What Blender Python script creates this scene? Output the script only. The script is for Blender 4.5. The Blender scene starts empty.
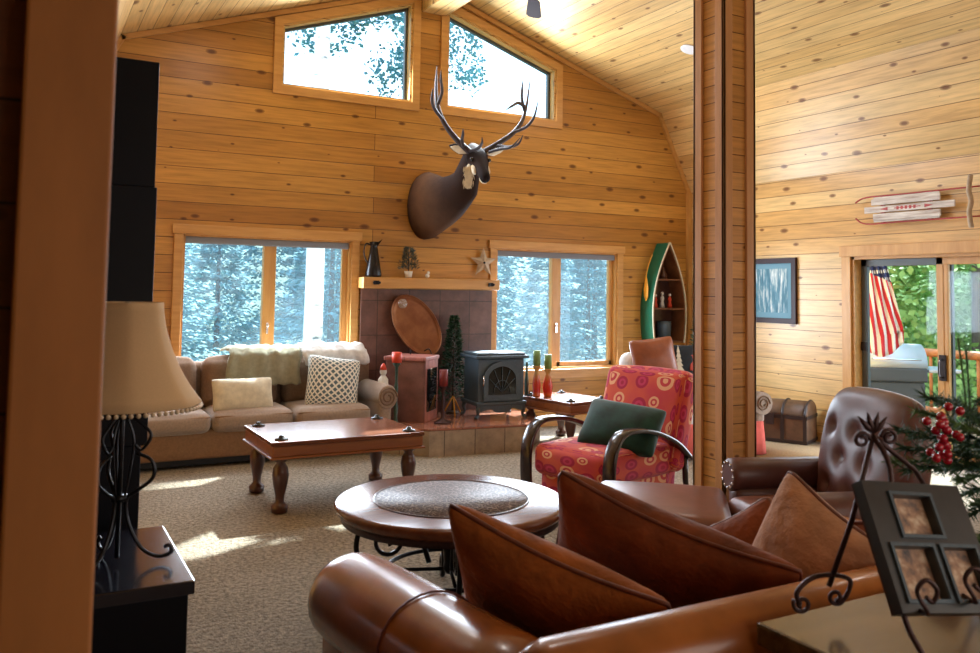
import bpy, bmesh, math, random
from mathutils import Vector, Matrix, Euler
from mathutils.geometry import tessellate_polygon
random.seed(7)
PI = math.pi
C = bpy.context.scene.collection
SC = bpy.context.scene
# ------------------------------------------------------------------ camera
cs = Vector((0.87618009, -0.48174147, 0.01528376)); cu = Vector((-0.04235621, -0.04537159, 0.99807183))
cf = Vector((0.48011914, 0.87513803, 0.06015842)); CP = Vector((0, 0, 1.55)); FPX = 847.2; PX, PY = 490.0, 240.5
cam_d = bpy.data.cameras.new('camera'); cam = bpy.data.objects.new('camera', cam_d); C.objects.link(cam)
m4 = Matrix.Identity(4)
for i in range(3):
    m4[i][0] = cs[i]; m4[i][1] = cu[i]; m4[i][2] = -cf[i]; m4[i][3] = CP[i]
cam.matrix_world = m4
cam_d.sensor_width = 36; cam_d.lens = FPX / 980 * 36; cam_d.shift_y = -(326.5 - PY) / 980
cam_d.clip_start = 0.05; cam_d.clip_end = 300
cam_d.dof.use_dof = True; cam_d.dof.focus_distance = 6.5; cam_d.dof.aperture_fstop = 4.5
SC.camera = cam
# ------------------------------------------------------------------ world, sun, exposure
SC.view_settings.view_transform = 'Standard'; SC.view_settings.look = 'None'; SC.view_settings.gamma = 1
SC.view_settings.use_curve_mapping = False
SC.view_settings.exposure = 0.38
w = bpy.data.worlds.new('sky'); SC.world = w; w.use_nodes = True
wn = w.node_tree.nodes; wl = w.node_tree.links; bgn = wn['Background']
tc = wn.new('ShaderNodeTexCoord'); sx = wn.new('ShaderNodeSeparateXYZ'); rp = wn.new('ShaderNodeValToRGB')
wl.new(tc.outputs['Generated'], sx.inputs[0]); wl.new(sx.outputs['Z'], rp.inputs[0]); wl.new(rp.outputs[0], bgn.inputs[0])
rp.color_ramp.elements[0].color = (0.84, 0.92, 1, 1); rp.color_ramp.elements[1].color = (0.55, 0.75, 1, 1)
bgn.inputs[1].default_value = 2.7
sun_d = bpy.data.lights.new('sun', 'SUN'); sun = bpy.data.objects.new('sun', sun_d); C.objects.link(sun)
sun_d.energy = 22; sun_d.angle = math.radians(1.0); sun_d.color = (1, 0.95, 0.88)
saz, sel = math.radians(47), math.radians(42)
sdir = Vector((math.sin(saz) * math.cos(sel), math.cos(saz) * math.cos(sel), math.sin(sel)))
sun.rotation_euler = sdir.to_track_quat('Z', 'Y').to_euler(); sun.location = (8, 14, 12)
def area(name, loc, target, sx_, sy_, e, col):
    d = bpy.data.lights.new(name, 'AREA'); d.shape = 'RECTANGLE'; d.size = sx_; d.size_y = sy_; d.energy = e; d.color = col
    o = bpy.data.objects.new(name, d); C.objects.link(o); o.location = loc
    o.rotation_euler = (Vector(target) - Vector(loc)).to_track_quat('-Z', 'Y').to_euler(); return o
DAY = (0.78, 0.88, 1.0); WARM = (1.0, 0.95, 0.88)
area('daylight_left_window', (2.13, 8.37, 1.365), (2.13, 5, 1.0), 1.6, 1.25, 95, DAY)
area('daylight_right_window', (5.53, 8.37, 1.35), (5.3, 5, 1.0), 1.6, 1.25, 95, DAY)
area('daylight_gable_window_left', (2.95, 8.34, 3.95), (3.2, 4, 2.9), 1.2, 0.6, 62, DAY)
area('daylight_gable_window_right', (4.68, 8.34, 3.95), (4.6, 4, 2.9), 1.2, 0.6, 62, DAY)
area('daylight_sliding_door', (7.52, 5.01, 1.0), (4, 5.01, 1.0), 1.7, 1.8, 55, DAY)
area('fill_rear_unseen', (3.2, -1.35, 1.6), (3.2, 4, 1.3), 4.0, 1.3, 34, WARM)  # added fill from behind the camera; no window is modelled there
area('fill_side_unseen', (7.45, 0.8, 1.5), (3, 1.8, 1.3), 2.2, 1.3, 26, WARM)  # added fill from out of view on the right; the wall is solid here
for lx_, ly_ in ((6.14, 6.81), (6.14, 3.4), (1.6, 6.81), (1.6, 3.4)):
    area('ceiling_fill', (lx_, ly_, 4.10), (lx_, ly_, 0), .14, .14, 8, WARM)  # added ceiling fill; only the first spot has a recessed fixture

# ------------------------------------------------------------------ materials
MT = {}
class NT:
    def __init__(s, name):
        s.m = bpy.data.materials.new(name); s.m.use_nodes = True; s.t = s.m.node_tree
        s.b = s.t.nodes['Principled BSDF']; s.out = s.t.nodes['Material Output']
    def n(s, typ, **k):
        nd = s.t.nodes.new(typ)
        for a, v in k.items(): setattr(nd, a, v)
        return nd
    def l(s, a, b): s.t.links.new(a, b)
    def coord(s, kind='Object', scale=(1, 1, 1), rot=(0, 0, 0)):
        t = s.n('ShaderNodeTexCoord'); mp = s.n('ShaderNodeMapping'); s.l(t.outputs[kind], mp.inputs[0])
        mp.inputs['Scale'].default_value = scale; mp.inputs['Rotation'].default_value = rot; return mp.outputs[0]
    def noise(s, vec, scale, detail=4, rough=.55):
        n = s.n('ShaderNodeTexNoise'); s.l(vec, n.inputs['Vector']); n.inputs['Scale'].default_value = scale
        n.inputs['Detail'].default_value = detail; n.inputs['Roughness'].default_value = rough; return n.outputs[0]
    def ramp(s, fac, stops, interp='LINEAR'):
        r = s.n('ShaderNodeValToRGB'); s.l(fac, r.inputs[0]); cr = r.color_ramp; cr.interpolation = interp
        while len(cr.elements) < len(stops): cr.elements.new(0.5)
        for e, (p, c) in zip(cr.elements, stops):
            e.position = p; e.color = (c[0], c[1], c[2], 1) if not isinstance(c, (int, float)) else (c, c, c, 1)
        return r.outputs[0]
    def mix(s, fac, a, b, mode='MIX'):
        x = s.n('ShaderNodeMix', data_type='RGBA', blend_type=mode)
        for sock, v in ((x.inputs[0], fac), (x.inputs[6], a), (x.inputs[7], b)):
            if hasattr(v, 'links'): s.l(v, sock)
            elif isinstance(v, (int, float)): sock.default_value = v
            else: sock.default_value = (v[0], v[1], v[2], 1)
        return x.outputs[2]
    def math(s, op, a, b=0.0, c=None):
        x = s.n('ShaderNodeMath', operation=op)
        for i, v in enumerate((a, b) if c is None else (a, b, c)):
            if hasattr(v, 'links'): s.l(v, x.inputs[i])
            else: x.inputs[i].default_value = v
        return x.outputs[0]
    def bump(s, h, strength=.3, dist=.01):
        b = s.n('ShaderNodeBump'); s.l(h, b.inputs['Height']); b.inputs['Strength'].default_value = strength
        b.inputs['Distance'].default_value = dist; s.l(b.outputs[0], s.b.inputs['Normal'])
    def set(s, col=None, rough=None, metal=None, spec=None, coat=None, sheen=None):
        if col is not None:
            if hasattr(col, 'links'): s.l(col, s.b.inputs['Base Color'])
            else: s.b.inputs['Base Color'].default_value = (*col, 1)
        if rough is not None:
            if hasattr(rough, 'links'): s.l(rough, s.b.inputs['Roughness'])
            else: s.b.inputs['Roughness'].default_value = rough
        if metal is not None: s.b.inputs['Metallic'].default_value = metal
        if spec is not None: s.b.inputs['Specular IOR Level'].default_value = spec
        if coat is not None: s.b.inputs['Coat Weight'].default_value = coat; s.b.inputs['Coat Roughness'].default_value = .12
        if sheen is not None: s.b.inputs['Sheen Weight'].default_value = sheen
        return s.m
def sr(r, g, b):
    f = lambda c: (c / 255 / 12.92) if c / 255 <= .04045 else ((c / 255 + .055) / 1.055) ** 2.4
    return (f(r), f(g), f(b))
def boards(name, c1, c2, row=.168, knots=1.25, rough=.38, length=11):
    n = NT(name); uv = n.coord('UV')
    br = n.n('ShaderNodeTexBrick'); n.l(uv, br.inputs['Vector']); br.offset = .71; br.offset_frequency = 2; br.squash = 1
    br.inputs['Scale'].default_value = 1; br.inputs['Brick Width'].default_value = length; br.inputs['Row Height'].default_value = row
    br.inputs['Mortar Size'].default_value = .0032; br.inputs['Mortar Smooth'].default_value = .25; br.inputs['Bias'].default_value = 0
    br.inputs['Color1'].default_value = (*c1, 1); br.inputs['Color2'].default_value = (*c2, 1)
    br.inputs['Mortar'].default_value = (c2[0] * .22, c2[1] * .17, c2[2] * .13, 1)
    g = n.coord('UV', (2.2, 34, 1)); gr = n.noise(g, 1, 5, .6)
    grain = n.ramp(gr, [(.3, .72), (.55, 1.0), (.75, 1.12)])
    big = n.noise(n.coord('UV', (.5, 3, 1)), 1, 2)
    bigc = n.ramp(big, [(.3, .86), (.7, 1.1)])
    col = n.mix(1, br.outputs[0], grain, 'MULTIPLY'); col = n.mix(1, col, bigc, 'MULTIPLY')
    kv = n.coord('UV', (1.9, 4.1, 1)); vo = n.n('ShaderNodeTexVoronoi', voronoi_dimensions='2D'); n.l(kv, vo.inputs['Vector'])
    vo.inputs['Scale'].default_value = 1
    sep = n.n('ShaderNodeSeparateColor'); n.l(vo.outputs['Color'], sep.inputs[0])
    dd = n.math('DIVIDE', vo.outputs['Distance'], n.math('MULTIPLY_ADD', sep.outputs[0], .09 * knots, .012))
    kf = n.ramp(dd, [(.45, 1), (1.0, .35), (2.2, 0)])
    col = n.mix(n.math('MULTIPLY', kf, .85), col, (c2[0] * .22, c2[1] * .12, c2[2] * .08))
    n.bump(n.math('MULTIPLY_ADD', br.outputs['Fac'], -1, n.math('MULTIPLY', gr, .04)), .6, .006)
    MT[name] = n.set(col, rough, spec=.4)
def grain(name, c1, c2, scale=(2, 2, 30), rough=.35, coat=None, spec=.5, knot=False):
    n = NT(name); g = n.noise(n.coord('Object', scale), 1, 5, .6)
    col = n.ramp(g, [(.3, c1), (.7, c2)])
    if knot:
        vo = n.n('ShaderNodeTexVoronoi'); n.l(n.coord('Object', (7, 7, 2.2)), vo.inputs['Vector']); vo.inputs['Scale'].default_value = 1
        k = n.ramp(vo.outputs['Distance'], [(.06, 1), (.16, 0)]); col = n.mix(k, col, (c1[0] * .2, c1[1] * .13, c1[2] * .1))
    n.bump(g, .1, .003); MT[name] = n.set(col, rough, coat=coat, spec=spec)
def plain(name, c, rough=.5, metal=0, spec=.5, coat=None, nz=0, nscale=60, bump=0, sheen=None, kind='Object', bd=.004):
    n = NT(name)
    if nz or bump:
        g = n.noise(n.coord(kind), nscale, 4)
        lo = tuple(x * (1 - nz) for x in c); hi = tuple(min(1, x * (1 + nz)) for x in c)
        if bump: n.bump(g, bump, bd)
        c = n.ramp(g, [(.3, lo), (.7, hi)])
    MT[name] = n.set(c, rough, metal, spec, coat, sheen)
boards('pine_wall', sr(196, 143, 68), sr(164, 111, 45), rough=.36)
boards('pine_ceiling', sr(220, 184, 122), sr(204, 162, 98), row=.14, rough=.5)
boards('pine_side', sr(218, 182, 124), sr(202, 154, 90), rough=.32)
boards('pine_shaded', sr(110, 60, 30), sr(84, 44, 22), rough=.5)  # darker pine boards; shade of the unlit side is put into the colour
boards('pine_post', sr(210, 154, 84), sr(186, 130, 64), row=.11, rough=.45, length=9, knots=.6)
grain('pine_trim', sr(182, 130, 66), sr(206, 156, 90), (14, 14, 2.2), .38)
grain('pine_trim_long', sr(182, 130, 66), sr(206, 156, 90), (2, 20, 20), .38)
grain('pine_trim_deep', sr(182, 130, 66), sr(206, 156, 90), (20, 2, 20), .38)
grain('post_wood', sr(152, 96, 44), sr(176, 114, 56), (6, 6, 1.5), .6)
grain('column_trim', sr(176, 124, 74), sr(200, 146, 94), (14, 14, 2.0), .42)
grain('walnut_top', sr(92, 52, 36), sr(130, 80, 54), (2, 18, 18), .22, spec=.35)
grain('walnut', sr(58, 30, 22), sr(84, 46, 32), (10, 10, 3), .3, coat=.3)
grain('apron_wood', sr(118, 66, 34), sr(150, 92, 50), (2, 20, 20), .35)
grain('console_wood', sr(52, 36, 24), sr(104, 80, 52), (2, 16, 16), .22, coat=.4)
grain('arm_wood', sr(24, 12, 14), sr(44, 22, 22), (8, 8, 8), .25, coat=.35)
grain('canvas_wood', sr(90, 52, 28), sr(124, 76, 42), (6, 6, 6), .5)
grain('sled_wood', sr(150, 128, 112), sr(226, 218, 206), (30, 3, 30), .6)
plain('lacquer', sr(4, 6, 18), .5, spec=.2, nz=.2, nscale=3)
plain('lacquer_gloss', sr(26, 26, 40), .16, coat=.6)
plain('iron', sr(30, 28, 32), .35, .7, nz=.3, nscale=30)
plain('iron_lamp', sr(52, 54, 58), .3, .8, nz=.35, nscale=40)
plain('iron_brown', sr(64, 44, 44), .4, .6, nz=.3)
plain('cast_iron', sr(74, 88, 98), .45, .3, nz=.15, nscale=80, bump=.1)
plain('stove_glass', sr(14, 18, 20), .06, spec=.8)
plain('chrome', (.7, .7, .72), .2, 1)
plain('copper_iron', sr(40, 30, 28), .5, .5)
plain('leather_chair', sr(90, 54, 48), .42, spec=.6, nz=.25, nscale=7, bump=.25)
plain('leather_sofa', sr(158, 92, 42), .27, spec=.6, nz=.28, nscale=5, bump=.2, coat=.15)
plain('leather_seat', sr(120, 72, 54), .34, spec=.55, nz=.2, nscale=7, bump=.25)
plain('leather_pillow', sr(138, 76, 48), .35, nz=.2, nscale=9, bump=.2)
plain('suede_rust', sr(150, 84, 36), .85, spec=.2, nz=.42, nscale=7, bump=.9, sheen=.08, bd=.03)
plain('suede_dark', sr(122, 62, 30), .8, spec=.25, nz=.45, nscale=6, bump=.9, sheen=.08, bd=.03)
plain('suede_tan', sr(176, 126, 92), .9, spec=.2, nz=.2, nscale=10, bump=.8, sheen=.2, bd=.025)
plain('piping', sr(104, 52, 36), .5, nz=.3, nscale=20)
plain('piping_red', sr(150, 30, 44), .6)
plain('sofa_cloth', sr(150, 130, 114), .9, spec=.2, nz=.14, nscale=60, bump=.3, sheen=.3)
plain('sofa_base', sr(138, 106, 78), .9, spec=.2, nz=.12, nscale=60, bump=.2)
plain('sofa_back_cloth', sr(122, 98, 80), .9, spec=.2, nz=.16, nscale=50, bump=.3)
plain('throw_green', sr(150, 148, 128), .95, spec=.1, nz=.12, nscale=25, bump=.5)
plain('throw_white', sr(214, 214, 212), .95, spec=.1, nz=.15, nscale=25, bump=.6)
plain('cream_cloth', sr(206, 196, 172), .8, nz=.14, nscale=20, bump=.4)
plain('green_velvet', sr(8, 52, 46), .75, spec=.3, nz=.5, nscale=9, bump=.4, sheen=.3)
plain('shade', sr(206, 176, 138), .9, spec=.1, nz=.05, nscale=300)
plain('bead', sr(220, 200, 170), .5)
plain('candle_red', sr(196, 62, 34), .5)
plain('candle_dark_red', sr(110, 30, 30), .5)
plain('candle_green', sr(110, 140, 76), .5, nz=.1, nscale=20)
plain('stick_green', sr(44, 72, 62), .4, nz=.3)
plain('black_enamel', sr(24, 22, 24), .25, .3)
plain('white_paint', sr(220, 218, 212), .6, nz=.05)
plain('paper', sr(196, 192, 186), .8, nz=.15, nscale=50)
plain('star_wood', sr(168, 146, 120), .8, nz=.25, nscale=18, bump=.2)
plain('grey_shade', sr(128, 132, 142), .8)
plain('alu', sr(88, 92, 92), .45, .4)
plain('canoe_green', sr(18, 92, 68), .35, nz=.15, nscale=5)
plain('paddle_yellow', sr(226, 160, 50), .4)
plain('red_cloth', sr(196, 84, 70), .9, nz=.15, nscale=12, bump=.3)
plain('black_cloth', sr(24, 28, 34), .9, nz=.2)
plain('chest_wood', sr(92, 66, 46), .5, nz=.4, nscale=9, bump=.2)
plain('chest_band', sr(44, 32, 28), .5, nz=.3)
plain('frame_dark', sr(46, 24, 28), .5, spec=.3)
plain('frame_teal', sr(50, 52, 54), .35, nz=.4, nscale=8)
plain('mat_teal', sr(98, 140, 156), .7)
plain('red_paint', sr(160, 42, 34), .45, nz=.2)
plain('fan_dark', sr(60, 52, 56), .85, spec=.1)
plain('light_white', sr(226, 226, 226), .5)
plain('grill_silver', sr(176, 182, 186), .4, .3)
plain('grill_dark', sr(60, 66, 70), .5)
plain('flag_blue', sr(40, 56, 110), .8)
plain('deck_wood', sr(150, 120, 88), .8, nz=.2, nscale=6)
plain('rail_wood', sr(180, 112, 60), .6, nz=.2, nscale=8)
plain('berry', sr(160, 14, 40), .2, coat=.5)
plain('needle', sr(34, 68, 40), .7, nz=.4, nscale=30)
plain('needle_light', sr(70, 98, 44), .7, nz=.4, nscale=30)
plain('needle_grey', sr(76, 80, 66), .7, nz=.4, nscale=40)
plain('stem', sr(74, 54, 36), .8)
plain('bark', sr(96, 84, 78), .9, nz=.3, nscale=8)
plain('spruce_leaf', sr(100, 146, 152), .8, nz=.45, nscale=1.6)
plain('leaf_bright', sr(148, 184, 104), .7, nz=.35, nscale=1.5)
plain('leaf_blue', sr(70, 130, 140), .7, nz=.35, nscale=1.5)
plain('grass', sr(74, 96, 84), .95, nz=.4, nscale=.8)
plain('fur_white', sr(216, 200, 172), .9, nz=.15, nscale=20)
plain('antler', sr(58, 48, 50), .6, nz=.45, nscale=14, bump=.2)
plain('eye', sr(8, 6, 6), .08)
plain('nose_black', sr(18, 16, 18), .35)
plain('sand_dark', sr(70, 62, 56), .8)
plain('rock_pink', sr(182, 130, 112), .5, nz=.3, nscale=7)
plain('jute', sr(158, 132, 96), .95, nz=.25, nscale=60, bump=.4)
# carpet
n = NT('carpet'); v = n.coord('Object'); a = n.noise(v, 75, 3, .7); b = n.noise(v, 2.2, 3); c = n.noise(v, 38, 3, .7)
n.bump(n.math('MULTIPLY_ADD', c, 1.6, a), 1.0, .05)
MT['carpet'] = n.set(n.mix(n.ramp(c, [(.33, .0), (.62, 1.0)]), n.ramp(b, [(.3, sr(112, 94, 70)), (.7, sr(132, 112, 86))]), n.ramp(b, [(.3, sr(204, 184, 154)), (.7, sr(222, 204, 178))])), .98, spec=.05, sheen=.3)
# tile for the hearth wall, hearth top and hearth riser
def tile(name, c1, c2, w_, h_, mortar, rough, kind='UV', off=0.0):
    n = NT(name); br = n.n('ShaderNodeTexBrick'); n.l(n.coord(kind), br.inputs['Vector']); br.offset = off
    br.inputs['Scale'].default_value = 1; br.inputs['Brick Width'].default_value = w_; br.inputs['Row Height'].default_value = h_
    br.inputs['Mortar Size'].default_value = .004; br.inputs['Color1'].default_value = (*c1, 1); br.inputs['Color2'].default_value = (*c2, 1)
    br.inputs['Mortar'].default_value = (*mortar, 1)
    g = n.ramp(n.noise(n.coord(kind), 6, 5, .65), [(.3, .6), (.7, 1.25)])
    n.bump(n.math('MULTIPLY', br.outputs['Fac'], -1), .5, .004)
    MT[name] = n.set(n.mix(1, br.outputs[0], g, 'MULTIPLY'), rough)
tile('slate', sr(112, 78, 68), sr(92, 62, 56), .36, .36, sr(62, 44, 38), .35)
tile('hearth_tile', sr(146, 90, 68), sr(164, 112, 90), .33, .33, sr(90, 60, 50), .14)
tile('riser_tile', sr(164, 146, 122), sr(138, 118, 98), .31, .6, sr(70, 56, 46), .5)
tile('brick_box', sr(176, 112, 100), sr(156, 94, 84), .2, .1, sr(120, 80, 72), .5, 'Object')
# red upholstery with rings and discs
n = NT('ring_fabric'); vo = n.n('ShaderNodeTexVoronoi'); n.l(n.coord('UV'), vo.inputs['Vector']); vo.inputs['Scale'].default_value = 10.5
vo.voronoi_dimensions = '2D'; vo.inputs['Randomness'].default_value = .55
sp = n.n('ShaderNodeSeparateColor'); n.l(vo.outputs['Color'], sp.inputs[0])
d = n.math('DIVIDE', vo.outputs['Distance'], n.math('MULTIPLY_ADD', sp.outputs[1], .26, .26))
base = n.ramp(n.noise(n.coord('UV'), 5, 3), [(.35, sr(204, 88, 56)), (.65, sr(190, 60, 66))])
disc = n.mix(n.math('GREATER_THAN', sp.outputs[0], .72), sr(160, 26, 62), sr(222, 164, 124))
inner = n.mix(n.math('GREATER_THAN', sp.outputs[0], .72), sr(188, 48, 86), sr(190, 60, 66))
col = n.mix(n.math('LESS_THAN', d, 1.0), base, disc)
col = n.mix(n.math('LESS_THAN', d, .62), col, inner); col = n.mix(n.math('LESS_THAN', d, .3), col, disc)
n.bump(n.noise(n.coord('UV'), 200, 2), .2, .002); MT['ring_fabric'] = n.set(col, .8, spec=.2, sheen=.2)
# lattice cushion
n = NT('lattice_cloth'); uv = n.coord('UV', (32, 32, 1), (0, 0, PI / 4)); s2 = n.n('ShaderNodeSeparateXYZ'); n.l(uv, s2.inputs[0])
fx = n.math('ABSOLUTE', n.math('SUBTRACT', n.math('FRACT', s2.outputs[0]), .5)); fy = n.math('ABSOLUTE', n.math('SUBTRACT', n.math('FRACT', s2.outputs[1]), .5))
mm = n.math('GREATER_THAN', n.math('MAXIMUM', fx, fy), .33); MT['lattice_cloth'] = n.set(n.mix(mm, sr(84, 104, 112), sr(226, 224, 214)), .85)
# medallion top of the round table
n = NT('medallion'); g = n.coord('Object'); vo = n.n('ShaderNodeTexVoronoi', feature='DISTANCE_TO_EDGE'); n.l(g, vo.inputs['Vector']); vo.inputs['Scale'].default_value = 40
nz = n.noise(g, 18, 4); r_ = n.ramp(n.math('ADD', vo.outputs['Distance'], n.math('MULTIPLY', nz, .12)), [(.05, sr(170, 150, 136)), (.16, sr(64, 40, 38))])
n.bump(vo.outputs['Distance'], .7, .006); MT['medallion'] = n.set(r_, .5)
# copper tray
n = NT('copper'); g = n.noise(n.coord('Object'), 5, 4); MT['copper'] = n.set(n.ramp(g, [(.3, sr(112, 66, 44)), (.7, sr(150, 104, 72))]), .38, .75)
n = NT('glass'); t_ = n.n('ShaderNodeBsdfTransparent'); t_.inputs[0].default_value = (.86, .95, 1, 1)
gl = n.n('ShaderNodeBsdfGlossy'); gl.inputs['Roughness'].default_value = .02; fr = n.n('ShaderNodeLayerWeight'); fr.inputs[0].default_value = .5
mx = n.n('ShaderNodeMixShader'); n.l(n.math('MULTIPLY_ADD', n.math('POWER', fr.outputs['Facing'], 5.0), .35, .012), mx.inputs[0]); n.l(t_.outputs[0], mx.inputs[1]); n.l(gl.outputs[0], mx.inputs[2]); n.l(mx.outputs[0], n.out.inputs[0]); MT['glass'] = n.m
n = NT('haze_screen'); t_ = n.n('ShaderNodeBsdfTransparent'); tl_ = n.n('ShaderNodeBsdfTranslucent'); tl_.inputs[0].default_value = (.62, .80, .95, 1); df_ = n.n('ShaderNodeBsdfDiffuse'); df_.inputs[0].default_value = (.3, .36, .42, 1)  # thin pane added to veil the view outside with pale blue haze
ad_ = n.n('ShaderNodeAddShader'); n.l(tl_.outputs[0], ad_.inputs[0]); n.l(df_.outputs[0], ad_.inputs[1]); mx = n.n('ShaderNodeMixShader'); mx.inputs[0].default_value = .035; n.l(t_.outputs[0], mx.inputs[1]); n.l(ad_.outputs[0], mx.inputs[2]); n.l(mx.outputs[0], n.out.inputs[0]); MT['haze_screen'] = n.m
# vases red to gold, bark of birch, elk coat, flag, pictures
n = NT('vase_glaze'); s2 = n.n('ShaderNodeSeparateXYZ'); n.l(n.coord('Object'), s2.inputs[0])
MT['vase_glaze'] = n.set(n.ramp(n.math('MULTIPLY_ADD', n.noise(n.coord('Object'), 20), .08, s2.outputs[2]), [(.0, sr(206, 130, 40)), (.09, sr(190, 34, 24)), (.2, sr(190, 60, 36)), (.3, sr(190, 150, 80))]), .2, coat=.5)
n = NT('birch_bark'); g = n.noise(n.coord('Object', (3, 3, 9)), 1, 4); MT['birch_bark'] = n.set(n.ramp(g, [(.30, sr(60, 60, 60)), (.38, sr(225, 225, 222)), (.7, sr(250, 250, 248))]), .8)
n = NT('elk_coat'); g = n.noise(n.coord('Object', (1, 1, 1)), 7, 5, .7); s2 = n.n('ShaderNodeSeparateXYZ'); n.l(n.coord('UV'), s2.inputs[0])
ln = n.ramp(n.math('MULTIPLY_ADD', g, .14, s2.outputs[0]), [(.05, sr(58, 40, 32)), (.2, sr(96, 68, 48)), (.36, sr(50, 34, 27)), (.62, sr(40, 28, 25)), (.76, sr(50, 36, 31)), (.95, sr(28, 22, 23))])
n.bump(n.noise(n.coord('Object'), 60, 4, .7), .5, .01); MT['elk_coat'] = n.set(ln, .85, spec=.15)
n = NT('flag_cloth'); s2 = n.n('ShaderNodeSeparateXYZ'); n.l(n.coord('UV'), s2.inputs[0])
st = n.math('GREATER_THAN', n.math('FRACT', n.math('MULTIPLY', n.math('MULTIPLY_ADD', s2.outputs[1], .35, s2.outputs[0]), 5.0)), .5)
stripes = n.mix(st, sr(196, 40, 54), sr(236, 232, 228)); cant = n.math('GREATER_THAN', n.math('MULTIPLY_ADD', s2.outputs[0], .12, s2.outputs[1]), .78)
vo = n.n('ShaderNodeTexVoronoi', voronoi_dimensions='2D'); n.l(n.coord('UV'), vo.inputs['Vector']); vo.inputs['Scale'].default_value = 13; vo.inputs['Randomness'].default_value = .0
star = n.math('LESS_THAN', vo.outputs['Distance'], .26)
MT['flag_cloth'] = n.set(n.mix(cant, stripes, n.mix(star, sr(38, 50, 100), sr(230, 230, 230))), .8)
def photo_mat(name, lo, mid, hi, scale=(1, 1, 1), sc_=6):
    n = NT(name); g = n.noise(n.coord('UV', scale), sc_, 4, .6); MT[name] = n.set(n.ramp(g, [(.3, lo), (.5, mid), (.68, hi)]), .6, spec=.25)
photo_mat('art_trees', sr(52, 92, 110), sr(86, 130, 146), sr(214, 220, 214), (5, .6, 1), 3)
photo_mat('photo_print', sr(84, 84, 88), sr(176, 140, 116), sr(226, 206, 180), (1, 1, 1), 3)

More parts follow.
